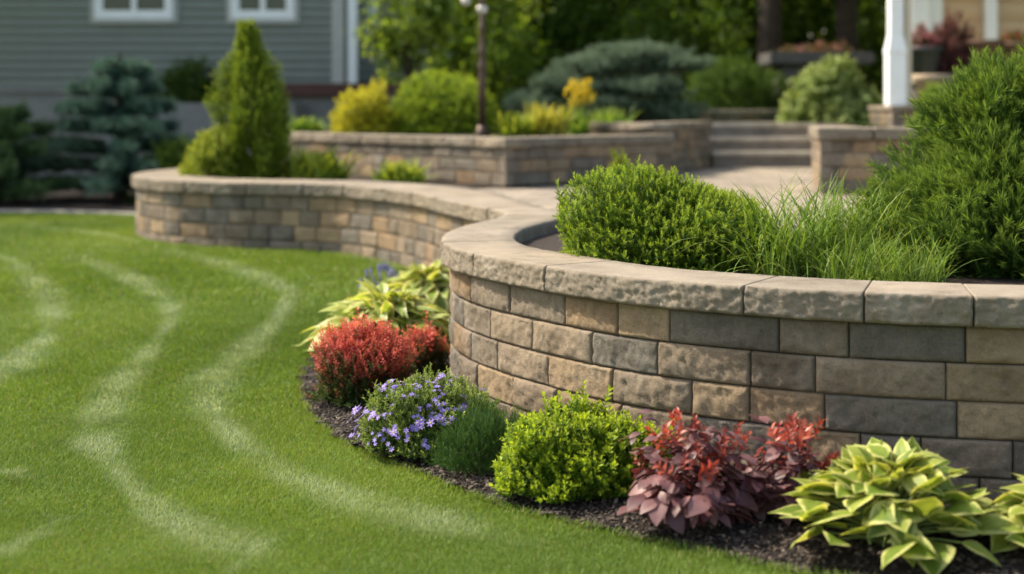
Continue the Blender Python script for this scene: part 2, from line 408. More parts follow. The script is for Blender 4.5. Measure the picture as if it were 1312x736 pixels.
# mulch
m_mulch, N, L, P = mk('bark_mulch')
n1 = noise_n(N, L, 45, 6, .7); r1 = ramp(N, [(.3, (.010, .007, .006)), (.6, (.028, .020, .016)), (.8, (.065, .048, .036))]); L.new(n1.outputs[0], r1.inputs[0])
L.new(r1.outputs[0], P.inputs['Base Color']); P.inputs['Roughness'].default_value = .9; P.inputs['Specular IOR Level'].default_value = .25
L.new(bump(N, L, n1.outputs[0], 1, .03), P.inputs['Normal'])
m_chip, N, L, P = mk('bark_chip')
r = ramp(N, [(0, (.010, .007, .006)), (.6, (.032, .022, .017)), (.9, (.075, .054, .040)), (1, (.15, .115, .085))]); L.new(attr(N, 'rnd').outputs['Fac'], r.inputs[0])
L.new(r.outputs[0], P.inputs['Base Color']); P.inputs['Roughness'].default_value = .8

def bed_z(X, Y):
    E = EDGE[::4]; d = np.min(np.hypot(X[..., None] - E[:, 0], Y[..., None] - E[:, 1]), -1)
    return lawn_z(Y) + .006 + .05 * smooth01(d / .3) + .010 * sum_noise(X, Y, 9, 61) * smooth01(d / .1)
bm = bmesh.new()
step = .04; gx = np.arange(-1.4, 4.8, step); gy = np.arange(3.9, 12.8, step); X, Y = np.meshgrid(gx, gy)
wallpoly_in = [tuple(p) for p in wp - wn * .15] + [(-2.6, 30), (12, 30), (12, 5.6)]
ins = inpoly(X, Y, BED); Z = bed_z(X, Y)
cell = ins[:-1, :-1] & ins[1:, 1:] & ins[1:, :-1] & ins[:-1, 1:]
# push ragged border out by one cell so it tucks under the grass and the wall
cg = cell.copy(); cg[1:] |= cell[:-1]; cg[:-1] |= cell[1:]; cg[:, 1:] |= cell[:, :-1]; cg[:, :-1] |= cell[:, 1:]
ii = np.argwhere(cg); nx = len(gx); q = ii[:, 0] * nx + ii[:, 1]
bm.free()
tag(mesh_np('mulch_bed', np.stack([X, Y, Z], -1).reshape(-1, 3), [np.stack([q, q + 1, q + nx + 1, q + nx], 1)], m_mulch, smooth=True), kind='structure')
CHIP = Tmpl([(-.5, -.5, 0), (.5, -.42, 0), (.42, .5, .1), (-.45, .4, .06), (-.3, -.4, .3), (.35, -.3, .28), (.2, .35, .36), (-.3, .3, .3)],
            [np.array([(0, 1, 5, 4), (1, 2, 6, 5), (2, 3, 7, 6), (3, 0, 4, 7), (4, 5, 6, 7)])])
n = 150000; X = -1.4 + RNG.random(n) * 5.; Y = 3.9 + RNG.random(n) * 8.6; k = inpoly(X, Y, BED); X, Y = X[k], Y[k]
k = RNG.random(len(X)) < np.clip(1.4 - Y * .08, .3, 1); X, Y = X[k], Y[k]; n = len(X)
d = np.stack([RNG.normal(size=n), RNG.normal(size=n), RNG.normal(size=n) * .45], 1); up = np.stack([RNG.normal(size=n) * .4, RNG.normal(size=n) * .4, np.ones(n)], 1)
S = np.stack([.006 + .012 * RNG.random(n), .010 + .026 * RNG.random(n) ** 2, .006 + .012 * RNG.random(n)], 1)
V, f, at = scatter(CHIP, frames(d, up), np.stack([X, Y, bed_z(X, Y) + .002], 1), S)
tag(mesh_np('wood_chips', V, f, m_chip, attrs={'rnd': at['rnd']}), 'dark shredded bark chips covering the planting bed', 'mulch', kind='stuff')

# ------------------------------------------------------------------ segmental stone walls
TONES = [(.252, .198, .142), (.210, .172, .130), (.176, .150, .121), (.285, .212, .136), (.155, .136, .113), (.268, .190, .120), (.198, .160, .122), (.168, .147, .122)]
def vnoise(P, sc, oct_=3):
    return np.array([mnoise.fractal(Vector(p) * sc, .6, 2.1, oct_) for p in P])

def block_courses(path, u0, u1, z_top, ncourse, course, setback, seed, res, parent, rough=.009, lens=(.30, .43, .36, .25, .48), tones=TONES, name='block_courses', dim=1.):
    rg = random.Random(seed); VV, FF, TT, b = [], [], [], 0; g = .0022
    for c in range(ncourse):
        zt = z_top - c * course; zb = zt - course; u = u0 - rg.random() * .3
        while u < u1:
            Lb = rg.choice(lens) * rg.uniform(.9, 1.1); a, e = max(u, u0) + g, min(u + Lb, u1) - g; u += Lb
            if e - a < .05: continue
            nu = max(5, int((e - a) / res)); nz = max(6, int(course / res))
            # finer rows near the arrises
            su = np.linspace(0, 1, nu + 1); sz = np.linspace(0, 1, nz + 1)
            su = np.unique(np.concatenate([su, [.006 / (e - a), .016 / (e - a), 1 - .006 / (e - a), 1 - .016 / (e - a)]])); sz = np.unique(np.concatenate([sz, [.04, .1, .9, .96]]))
            UU, ZZ = np.meshgrid(a + su * (e - a), zb + g + sz * (course - 2 * g))
            du = np.minimum(UU - a, e - UU); dz = np.minimum(ZZ - zb - g, zt - g - ZZ); rr = .011
            ins = lambda x: rr * (1 - np.sqrt(np.clip(1 - (1 - np.clip(x / rr, 0, 1)) ** 2, 0, 1)))
            inset = np.maximum(ins(du), ins(dz)) + .25 * np.minimum(ins(du), ins(dz))
            p, n = path.at(UU.ravel())
            edge = smooth01(np.minimum(du, dz).ravel() / .03)
            P3 = np.concatenate([p, ZZ.ravel()[:, None]], 1) + rg.random() * 50
            dis = 1.5 * rough * (.55 * vnoise(P3, 7, 3) + .15 - .35 * np.abs(vnoise(P3 + 3, 15, 3)) + .5 * vnoise(P3, 34, 3) + .45 * vnoise(P3, 75, 2)) * (.35 + .65 * edge) + rg.uniform(-.004, .004) + .010 * edge * (rg.random() - .2)
            off = -setback - inset.ravel() + dis
            pts = p + n * off[:, None]; V = np.concatenate([pts, ZZ.ravel()[:, None]], 1)
            h, wd = UU.shape
            # border ring pushed back so the block has sides
            i = (np.arange(h - 1)[:, None] * wd + np.arange(wd - 1)[None]).ravel(); F1 = np.stack([i, i + wd, i + wd + 1, i + 1], 1)
            ring = list(range(wd)) + [r_ * wd + wd - 1 for r_ in range(1, h)] + [(h - 1) * wd + q for q in range(wd - 2, -1, -1)] + [r_ * wd for r_ in range(h - 2, 0, -1)]
            ring = np.array(ring); back = V[ring].copy(); back[:, :2] -= n[ring] * .06
            m = len(ring); k0 = len(V); kk = np.arange(m); F2 = np.stack([ring, ring[(kk + 1) % m], k0 + (kk + 1) % m, k0 + kk], 1)
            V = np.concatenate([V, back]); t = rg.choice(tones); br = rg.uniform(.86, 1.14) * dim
            VV.append(V); FF.append(F1 + b); FF.append(F2 + b); TT.append(np.tile(np.array(t) * br, (len(V), 1))); b += len(V)
    o = mesh_np(name, np.concatenate(VV), [np.concatenate(FF)], M_BLOCK, parent, {'tone': np.concatenate(TT)})
    return o

def wall_core(path, u0, u1, z0, z1, o0, o1, parent, mat=None, name='wall_core'):
    u = np.arange(u0, u1 + .01, .08); p, n = path.at(u); A = p + n * -o0; B = p + n * -o1; m = len(u)
    V = np.concatenate([np.c_[A, np.full(m, z0)], np.c_[A, np.full(m, z1)], np.c_[B, np.full(m, z1)], np.c_[B, np.full(m, z0)]]); i = np.arange(m - 1)
    F1 = [np.stack([i + a * m, i + 1 + a * m, i + 1 + b_ * m, i + b_ * m], 1) for a, b_ in ((0, 1), (1, 2), (2, 3), (3, 0))]
    ends = np.array([[0, m, 2 * m, 3 * m], [m - 1, 2 * m - 1, 3 * m - 1, 4 * m - 1]])
    return mesh_np(name, V, [np.concatenate(F1 + [ends])], mat or M_JOINT, parent)

def p_near(u, path): return float(path.at(np.array([u]))[0][0, 1]) < 9
CAPTONE = [(.275, .232, .180), (.258, .220, .172), (.285, .243, .190), (.245, .210, .166), (.268, .224, .170)]
def capstones(path, joints, z_top, thick, width, parent, seed, res=.02, rough=.012, tones=CAPTONE, name='capstone'):
    rg = random.Random(seed)
    for a, e in zip(joints, joints[1:]):
        gp = .0035 if p_near(a, path) else .008; a += gp; e -= gp
        wf = width if callable(width) else (lambda u: width)
        nu = max(4, int((e - a) / res)); su = np.linspace(a, e, nu + 1); su = np.unique(np.concatenate([su, [a + .004, a + .012, e - .004, e - .012]]))
        p, n = path.at(su); W = np.array([wf(x) for x in su])
        front = np.linspace(.010, thick - .010, 13)
        # cross-section: (offset from outer edge toward the back as metres or fraction, height below top, kind)
        sec = [('b', thick), ('m', thick), (.05, thick), (.014, thick - .001)] + [(0., thick - z) for z in front] + [(.005, .004), (.014, .0), (.05, 0.), ('q', 0.), ('m', 0.), ('r', 0), ('c', 0.), ('b', .012), ('b', thick * .35), ('b', thick * .65), ('b', thick * .85)]
        V = []
        seedo = rg.random() * 60; tilt = rg.uniform(-.0015, .0015)
        for q, (o, dz) in enumerate(sec):
            off = {'b': W, 'm': W * .5, 'q': W * .25, 'r': W * .75, 'c': W - .012}[o] if isinstance(o, str) else np.full(len(su), float(o))
            z = np.full(len(su), z_top - dz + tilt)
            x = p - n * off[:, None]
            P3 = np.c_[x, z] + seedo
            if not isinstance(o, str) and o < .02:      # split outer face
                k = .6 * vnoise(P3 * [1, 1, 1.6], 5, 2) + .35 - 1.0 * np.abs(vnoise((P3 + 5) * [1, 1, 1.5], 8, 5)) + .5 * vnoise(P3, 40, 3) + .5 * vnoise(P3, 95, 2); amp = rough * (1. if o == 0 else .45)
                endk = np.clip(np.minimum(su - a, e - su) / .012, 0, 1); rnd_ = .008 * (1 - np.sqrt(np.clip(1 - (1 - endk) ** 2, 0, 1)))
                x = x + n * (amp * k - rnd_ - .003)[:, None]; z = z + (.35 * amp * vnoise(P3 + 9, 14, 2) * (1 if dz > .002 else 0))
            elif o in ('b', 'c'):
                x = x - n * (rough * (vnoise(P3, 9, 3) + .5 * vnoise(P3, 34, 2)))[:, None]
            z = z - .0015 * (np.minimum(su - a, e - su) < .002)
            V.append(np.c_[x, z])
        V = np.stack(V); ns, m = V.shape[:2]; V = V.reshape(-1, 3)
        face = np.repeat([.80 if (not isinstance(o, str) and o < .012) or o == 'b' else 1. for o, dz in sec], m)      # split front and back faces toned darker than the top
        i = (np.arange(ns)[:, None] * m + np.arange(m - 1)[None]); j = (np.arange(ns)[:, None] + 1) % ns * m + np.arange(m - 1)[None]
        Fq = np.stack([i, i + 1, j + 1, j], -1).reshape(-1, 4)
        ends = [np.array([[k * m for k in range(ns)]]), np.array([[k * m + m - 1 for k in range(ns)][::-1]])]
        t = np.array(rg.choice(tones)) * rg.uniform(.93, 1.07)
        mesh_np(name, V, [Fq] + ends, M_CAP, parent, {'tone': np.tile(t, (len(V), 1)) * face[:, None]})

t = empty('retaining_wall', (.3, 6.6, 0), label='long serpentine stone block retaining wall with rough capstones curving around the lawn', cat='retaining wall')
CH = lambda o: None
def local(parent):            # the builders work in world space: cancel the base offset
    for c in parent.children:
        c.matrix_parent_inverse = parent.matrix_basis.inverted()
uN = WALL.near(-.2, 9.3)
block_courses(WALL, .3, uN, CAPTOP - CAPH, 5, COURSE, .055, 3, .0135, t)
block_courses(WALL, uN, WALL.L - .1, CAPTOP - CAPH, 5, COURSE, .055, 4, .03, t, lens=(.22, .30, .26, .36))
wall_core(WALL, .3, WALL.L - .1, -.05, CAPTOP - CAPH - .002, .075, .34, t)
J = [WALL.near(*q) for q in ((4.6, 5.5), (3.9, 5.43), (3.3, 5.42), (2.75, 5.43), (2.3, 5.47), (1.81, 5.55), (1.40, 5.66), (.952, 5.87), (.149, 6.62), (-.20, 7.2), (-.385, 7.85), (-.36, 8.65), (-.2, 9.25), (-.07, 9.85))]
u = J[-1]; rg = random.Random(5)
while u < WALL.L - .6: u += rg.uniform(.5, .75); J.append(min(u, WALL.L))
def capw(u): return .42 + .30 * float(smooth01((u - WALL.near(-.06, 9.95)) / 3.0))
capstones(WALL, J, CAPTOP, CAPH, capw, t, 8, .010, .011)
# the branch that closes the planter behind the boxwood
DIV = Path([(4.9, 8.55), (4., 8.5), (3., 8.5), (2., 8.62), (1.3, 8.95), (.8, 9.35), (.36, 9.62)])
t2 = empty('planter_edge_wall', (2., 8.6, .5), label='low stone edging wall closing the planter behind the round boxwood', cat='edging wall')
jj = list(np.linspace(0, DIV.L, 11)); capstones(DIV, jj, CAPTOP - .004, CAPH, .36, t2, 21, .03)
wall_core(DIV, 0, DIV.L, .4, CAPTOP - CAPH - .006, .04, .3, t2)

# ------------------------------------------------------------------ upper levels: patio, beds, walls, steps
m_pave, N, L, P = mk('paver')
geo = N.new('ShaderNodeNewGeometry'); mp = N.new('ShaderNodeMapping'); L.new(geo.outputs['Position'], mp.inputs[0]); mp.inputs['Rotation'].default_value = (0, 0, R(22))
br = N.new('ShaderNodeTexBrick'); L.new(mp.outputs[0], br.inputs[0]); br.inputs['Scale'].default_value = 1.; br.inputs['Brick Width'].default_value = .46; br.inputs['Row Height'].default_value = .3
br.inputs['Mortar Size'].default_value = .011; br.inputs['Color1'].default_value = (.31, .26, .20, 1); br.inputs['Color2'].default_value = (.17, .146, .118, 1); br.inputs['Mortar'].default_value = (.085, .07, .055, 1)
n1 = noise_n(N, L, 2.2, 5); r1 = ramp(N, [(.3, (.82, .8, .78)), (.7, (1.15, 1.13, 1.1))]); L.new(n1.outputs[0], r1.inputs[0])
L.new(mix(N, L, br.outputs[0], r1.outputs[0], 1., 'MULTIPLY'), P.inputs['Base Color']); P.inputs['Roughness'].default_value = .85
L.new(bump(N, L, br.outputs['Fac'], -.5, .006), P.inputs['Normal'])

def poly_sheet(name, pts, z, mat, kind='structure', bottom=None):
    bm = bmesh.new(); vs = [bm.verts.new((x, y, z)) for x, y in pts]; f = bm.faces.new(vs)
    if f.normal.z < 0: f.normal_flip()
    if bottom is not None:
        r = bmesh.ops.extrude_face_region(bm, geom=[f])
        for v in r['geom']:
            if isinstance(v, bmesh.types.BMVert): v.co.z = z
        for v in vs: v.co.z = bottom
    return tag(bm_obj(name, bm, mat), kind=kind)
m_bed = simple('bed_soil', (.035, .024, .018), .95, var=.4, scale=14, bumpd=.02)

inner, _ = WALL.at(np.linspace(.3, WALL.near(-.07, 9.8), 80)); _, nn = WALL.at(np.linspace(.3, WALL.near(-.07, 9.8), 80))
inn = inner - nn * .36
poly_sheet('planter_soil', [tuple(p) for p in inn] + [(.9, 9.45), (1.4, 9.05), (2.1, 8.75), (3., 8.65), (4.9, 8.7)], .80, m_bed)
uu = np.linspace(WALL.near(-.06, 9.95), WALL.near(-.9, 12.5), 40); a1, an = WALL.at(uu); e1 = a1 - an * .3
patio_pts = [(12, 8.4), (12, 20.6), (1.6, 20.6), (1.6, 15.9), (-.06, 15.2), (-.5, 14.7)] + [tuple(p) for p in e1[::-1]] + [(.5, 9.75), (1., 9.5), (1.5, 9.1), (2.2, 8.85), (3.2, 8.75), (4.9, 8.7)]
poly_sheet('patio', patio_pts, .782, m_pave)
uu = np.linspace(WALL.near(-.9, 12.5), WALL.L, 80); a1, an = WALL.at(uu); e1 = a1 - an * .3
poly_sheet('planter_soil', [tuple(p) for p in e1[::-1]] + [(-.5, 14.6), (-.06, 15.2), (-2.6, 18.7)], .80, m_bed)

# second tier
UP = Path([(1.95, 16.9), (-.065, 14.8), (-2.85, 18.2), (-3.6, 19.2)], curve=False)
class Seg(Path):
    def __init__(s, a, b): Path.__init__(s, np.array([a, b]), curve=False)
def straight_wall(name, label, segs, z_top, z_bot, caph, ncourse, course, seed, capw_=.34, joint=.55, setback=.04, dim=1., ends=()):
    t = empty(name, (segs[0][0][0], segs[0][0][1], z_bot), label=label, cat='garden wall')
    for i, (a, b) in enumerate(segs):
        S = Seg(a, b); c0 = i > 0; c1 = i < len(segs) - 1; block_courses(S, .10 * c0, S.L - .10 * c1, z_top - caph, ncourse, course, setback, seed + i, .04, t, dim=dim, lens=(.3, .4, .36, .26))
        wall_core(S, .05 + .36 * c0, S.L - .05 - .36 * c1, z_bot - .3, z_top - caph - .003, setback + .02, .3, t)
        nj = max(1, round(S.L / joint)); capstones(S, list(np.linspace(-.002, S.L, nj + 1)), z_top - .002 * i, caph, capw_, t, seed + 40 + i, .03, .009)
    for (a, b), (c, d) in zip(segs, segs[1:]):            # a corner stone joins two runs
        n1 = nrm(np.array([-(b[1] - a[1]), b[0] - a[0]])); n2 = nrm(np.array([-(d[1] - c[1]), d[0] - c[0]])); bis = nrm(n1 + n2); k = 1 / max(.4, float(bis @ n1))
        P0 = np.array(b); e1 = nrm(np.array(a) - P0); e2 = nrm(np.array(d) - P0)
        for r_ in range(ncourse):
            zt = z_top - caph - r_ * course - .003; zb = zt - course + .006; w1, w2 = (.22, .12) if r_ % 2 else (.12, .22); o = P0 - bis * (setback - .012) * k
            bm = bmesh.new(); q = [o, o + e2 * w2, o + e2 * w2 + e1 * .08, o + (e1 + e2) * .14, o + e1 * w1 + e2 * .08, o + e1 * w1]
            lo = [bm.verts.new((*v, zb)) for v in q]; hi = [bm.verts.new((*v, zt)) for v in q]
            bm.faces.new(lo[::-1]); bm.faces.new(hi); [bm.faces.new((lo[i_], lo[(i_ + 1) % 6], hi[(i_ + 1) % 6], hi[i_])) for i_ in range(6)]
            bmesh.ops.bevel(bm, geom=[e for e in bm.edges if e.verts[0] in lo or True][:], offset=.006, segments=1, affect='EDGES')
            cb = bm_obj('corner_block', bm, M_QUOIN, t)
    return t
M_QUOIN = stone_mat('corner_stone', False, (.19, .16, .128))
straight_wall('terrace_wall', 'pointed two sided stone wall holding the raised flower bed behind the lamp post', [((1.95, 17.0), (-.065, 14.8)), ((-.065, 14.8), (-2.85, 18.2)), ((-2.85, 18.2), (-3.5, 19.6))], 1.31, .80, .105, 3, .135, 60)
straight_wall('step_flank_wall', 'weathered stone block wall running up to the left side of the steps', [((2.84, 20.15), (1.75, 17.4)), ((1.75, 17.4), (.9, 18.6))], 1.44, .80, .10, 4, .137, 70)
straight_wall('garden_wall', 'short stone block wall with thick capstone at the right of the steps', [((6.6, 13.0), (2.95, 13.75)), ((2.95, 13.75), (3.25, 15.6))], 1.43, .80, .115, 4, .13, 80, capw_=.5)
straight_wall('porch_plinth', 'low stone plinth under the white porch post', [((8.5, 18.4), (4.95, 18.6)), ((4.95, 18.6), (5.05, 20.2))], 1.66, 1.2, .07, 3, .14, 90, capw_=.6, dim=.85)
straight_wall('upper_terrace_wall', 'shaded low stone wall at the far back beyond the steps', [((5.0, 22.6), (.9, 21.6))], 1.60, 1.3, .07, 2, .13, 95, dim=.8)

poly_sheet('terrace_soil', [(2.75, 20.4), (1.85, 17.5), (1.75, 17.1), (-.065, 15.1), (-2.7, 18.35), (-3.3, 19.6), (-3.2, 26.9), (2.6, 26.9)], 1.27, m_bed)
poly_sheet('upper_ground', [(4.9, 18.9), (4.9, 20.9), (2.55, 20.95), (.9, 21.9), (-1.5, 25.5), (-1.5, 45), (25, 45), (25, 18.9)], 1.40, m_soil)

t = empty('stone_steps', (3.6, 20.2, .8), label='three shaded stone steps climbing from the paved patio', cat='steps')
m_riser = stone_mat('riser_stone', False, (.21, .175, .14)); m_tread = stone_mat('tread_stone', False, (.52, .455, .365), .004, .003)  # treads lightened in colour to stand in for sunlight on their tops
for i in range(3):
    y0 = 20.2 + .36 * i; z1 = .805 + .2 * (i + 1)
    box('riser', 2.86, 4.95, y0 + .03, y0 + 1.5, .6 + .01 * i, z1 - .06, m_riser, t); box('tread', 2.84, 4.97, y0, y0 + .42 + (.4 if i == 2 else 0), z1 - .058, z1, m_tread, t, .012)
for n_ in bpy.data.objects:
    if n_.type == 'EMPTY': local(n_)

# edging and bed beside the house
m_kerb = simple('kerb_concrete', (.24, .225, .20), .85, bumpd=.003)
ED = Path([(-14, 19.0), (-9, 18.95), (-6.2, 18.95), (-4.5, 18.3)])
kw = wall_core(ED, 0, ED.L, .1, .265, -.06, .06, None, m_kerb, 'kerb'); tag(kw, kind='structure')
poly_sheet('mulch_bed', [(-16, 19.0), (-9, 19.0), (-6.2, 19.0), (-4.5, 18.4), (-3.2, 19.4), (-3.2, 27), (-16, 27)], .25, m_mulch)

# ------------------------------------------------------------------ house
HY = 27.0
m_side = simple('grey_siding', (.27, .295, .28), .6, var=.05, scale=3)
m_white = simple('white_paint', (.78, .79, .78), .45, var=.04)
m_trim = simple('pale_trim', (.40, .40, .37), .6, var=.06)
m_found = simple('concrete', (.22, .215, .205), .9, var=.12, scale=2, bumpd=.004)
m_brown = simple('brown_board', (.085, .036, .026), .7, var=.2)
m_glass, N, L, P = mk('window_glass'); P.inputs['Base Color'].default_value = (.012, .03, .016, 1); P.inputs['Roughness'].default_value = .04; P.inputs['Specular IOR Level'].default_value = .6
m_roof = simple('roof_shingle', (.07, .065, .06), .9, var=.3, scale=12)
def siding(name, x0, x1, y, z0, z1, lap, mat, parent, depth=.028, axis='x'):
    V, Fc = [], []; z = z0; k = 0
    while z < z1 - .01:
        zt = min(z + lap, z1)
        for zz, d in ((z, depth), (zt, .004)):
            V += [(x0, y - d, zz), (x1, y - d, zz)]
        V += [(x0, y, z), (x1, y, z)]
        Fc += [(k, k + 1, k + 3, k + 2), (k, k + 4, k + 5, k + 1)]; k += 6; z = zt
    V = np.array(V)
    if axis == 'y': V = np.stack([y - (y - V[:, 1]) , V[:, 0], V[:, 2]], 1)
    return mesh_np(name, V, [np.array(Fc)], mat, parent)
def frame_win(parent, x0, x1, y, z0, z1, mull=1, fr=.11, mat=None):
    """window with trim frame, sash and panes set in the wall at y (outside = smaller y)"""
    mat = mat or m_white; bm = bmesh.new()
    for a in ((x0, x0 + fr, z0, z1), (x1 - fr, x1, z0, z1), (x0 + fr, x1 - fr, z1 - fr, z1), (x0 + fr, x1 - fr, z0, z0 + fr)): add_box(bm, a[0], a[1], y - .07, y - .005, a[2], a[3])
    w_ = bm_obj('window', bm, mat, parent)
    for a in ((x0 - .09, x0 - .003), (x1 + .003, x1 + .09)): box('casing', a[0], a[1], y - .045, y - .004, z0 - .09, z1 + .1, m_trim, w_)
    bm = bmesh.new(); xs_ = np.linspace(x0 + fr, x1 - fr, mull + 2); s = .05
    for q in range(mull + 1):
        a, b = xs_[q], xs_[q + 1]
        for r_ in ((a, a + s, z0 + fr, z1 - fr), (b - s, b, z0 + fr, z1 - fr), (a + s, b - s, z0 + fr, z0 + fr + s), (a + s, b - s, z1 - fr - s, z1 - fr)): add_box(bm, r_[0], r_[1], y - .055, y - .01, r_[2], r_[3])
    bm_obj('frame', bm, mat, w_)
    box('pane', x0 + fr, x1 - fr, y - .03, y - .022, z0 + fr, z1 - fr, m_glass, w_)
    box('sill', x0 - .002, x1 + .002, y - .09, y - .004, z0 - .10, z0 - .003, m_trim, w_, .008)
    return w_
hs = empty('grey_house', (-7, HY, .25), label='grey clapboard house with white windows above a concrete foundation', cat='house')
box('foundation', -17, -3.2, HY + .02, HY + .3, 0, 2.0, m_found, hs)
box('wall', -17, -3.2, HY + .004, HY + 8, 1.98, 7., m_side, hs)
siding('siding', -17, -3.3, HY, 2.0, 6.8, .165, m_side, hs)
box('wall', -3.2, -1.2, HY + 1.5, HY + 8, 1.98, 7., m_side, hs); siding('siding', -3.2, -1.3, HY + 1.497, 2.15, 6.8, .165, m_side, hs)
box('foundation', -3.2, -1.2, HY + 1.52, HY + 1.8, 0, 1.98, m_found, hs)
box('corner_board', -3.42, -3.19, HY - .045, HY + .12, 2.02, 6.9, m_trim, hs, .006)
box('downspout', -3.12, -2.94, HY - .02, HY + .10, 2.05, 6.8, m_white, hs, .02)
box('skirt_board', -4.6, -1.6, HY - .16, HY - .05, 1.86, 2.10, m_brown, hs, .01); box('skirt_board', -17, -4.61, HY - .05, HY - .032, 1.93, 2.02, m_found, hs)
frame_win(hs, -7.9, -6.42, HY - .03, 3.32, 4.9); frame_win(hs, -5.32, -4.12, HY - .03, 3.32, 4.9); frame_win(hs, -2.85, -2.0, HY + 1.46, 3.2, 4.9, 0)
bm = bmesh.new()
for x0, x1, z in ((-17.5, -.7, 6.9),):
    a = [bm.verts.new(q) for q in ((x0, HY - .6, z), (x1, HY - .6, z), (x1, HY + 8.6, z), (x0, HY + 8.6, z), (x0, HY + 4, z + 2.6), (x1, HY + 4, z + 2.6))]
    for f in ((0, 1, 5, 4), (2, 3, 4, 5), (0, 4, 3), (1, 2, 5), (0, 3, 2, 1)): bm.faces.new([a[i] for i in f])
bm_obj('roof', bm, m_roof, hs)
cp = empty('concrete_planter', (-5.6, 25.8, .25), label='grey concrete planter box along the house foundation', cat='planter')
bm = bmesh.new(); add_box(bm, -7.4, -3.9, 25.6, 25.75, .1, 1.72); add_box(bm, -7.4, -7.25, 25.76, 26.9, .1, 1.72); add_box(bm, -4.05, -3.9, 25.76, 26.9, .1, 1.72); bm_obj('shell', bm, m_found, cp)
box('soil', -7.24, -4.06, 25.76, 26.85, 1.0, 1.62, m_bed, cp)

# ------------------------------------------------------------------ porch
m_tan = simple('tan_siding', (.56, .41, .26), .6, var=.05, scale=3)
m_cream = simple('cream_paint', (.50, .44, .33), .55, var=.05)
ph = empty('tan_porch_house', (8.5, 23.5, 1.4), label='tan clapboard porch with white pilasters at the upper right', cat='porch')
box('wall', 7.15, 9.6, 24.0, 24.3, 1.4, 6.5, m_tan, ph); box('wall', 9.601, 16, 24.0, 29, 1.4, 6.5, m_tan, ph); siding('siding', 7.16, 16, 23.99, 2.2, 6.4, .30, m_tan, ph, .035)
box('pilaster', 6.62, 6.95, 23.6, 23.9, 2.2, 6.4, m_white, ph, .02); box('pilaster', 6.96, 7.2, 23.75, 24.05, 2.2, 6.4, m_white, ph, .02)
box('pilaster', 7.93, 8.13, 23.78, 23.95, 2.2, 6.4, m_white, ph, .02)
box('porch_floor', 6.3, 16, 21.4, 23.99, 2.02, 2.12, m_cream, ph, .01); box('porch_skirt', 6.4, 16, 21.5, 23.9, 1.3, 2.01, simple('dark_skirt', (.09, .08, .07), .9), ph)
box('porch_ceiling', 4.6, 16, 18.2, 24, 6.4, 6.6, m_white, ph)
pp = empty('porch_post', (5.12, 19., 1.66), label='white square porch post with a moulded base on a stone plinth', cat='post')
lathe('base', [(.165, 1.66), (.165, 2.34), (.176, 2.36), (.176, 2.40), (.165, 2.42), (.132, 2.56), (.125, 2.60)], m_white, pp, 4, (5.12, 19.0), True)
lathe('shaft', [(.122, 2.60), (.122, 6.4)], m_white, pp, 4, (5.12, 19.0), True)
box('side_board', 5.240, 5.325, 18.93, 19.12, 1.661, 6.4, m_cream, pp, .008)
for o in (hs, cp, ph, pp): local(o)

m_dpot = simple('dark_pot', (.055, .055, .06), .6, var=.2); m_terra = simple('brown_pot', (.15, .085, .055), .8, var=.2); m_tanpot = simple('tan_pot', (.30, .235, .165), .8, var=.15)
def pot(name, x, y, z, r, h, mat, label, cat='flower pot'):
    t = empty(name, (x, y, z), label=label, cat=cat)
    lathe('body', [(r * .68, 0), (r * .95, h * .86), (r * 1.08, h * .87), (r * 1.1, h), (r * .95, h), (r * .9, h * .9)], mat, t)
    lathe('soil', [(r * .3, h * .9), (r * .89, h * .905)], m_bed, t)
    return t
pot('flower_pot', 6.32, 21.8, 2.12, .26, .44, m_dpot, 'dark grey tapered pot of pink flowers on the porch edge')
pot('flower_pot', 7.25, 21.9, 2.12, .26, .55, m_terra, 'brown urn shaped pot on the porch under the red flowers')
pot('flower_pot', 7.75, 21.95, 2.12, .26, .52, m_terra, 'rusty brown pot at the porch edge beside the right pilaster')
pot('flower_pot', 5.95, 20.1, 1.40, .26, .70, m_tanpot, 'tan pot standing on the ground under the porch edge')
# planter trough under the trees
m_dst = simple('dark_stone', (.075, .07, .068), .85, var=.25, scale=5, bumpd=.006)
tp = empty('stone_trough', (5.1, 24.0, 1.4), label='dark stone trough planter with a wide rim under the tree trunks', cat='planter')
bm = bmesh.new(); add_box(bm, 4.5, 5.75, 23.75, 24.5, 1.3, 2.36, .03); bm_obj('body', bm, m_dst, tp)
bm = bmesh.new()
for a in ((4.28, 6.0, 23.55, 23.72), (4.28, 6.0, 24.55, 24.72), (4.28, 4.46, 23.725, 24.545), (5.82, 6.0, 23.725, 24.545)): add_box(bm, *a, 2.362, 2.56, .015)
bm_obj('rim', bm, m_dst, tp); box('soil', 4.47, 5.81, 23.73, 24.54, 2.37, 2.5, m_bed, tp); local(tp)

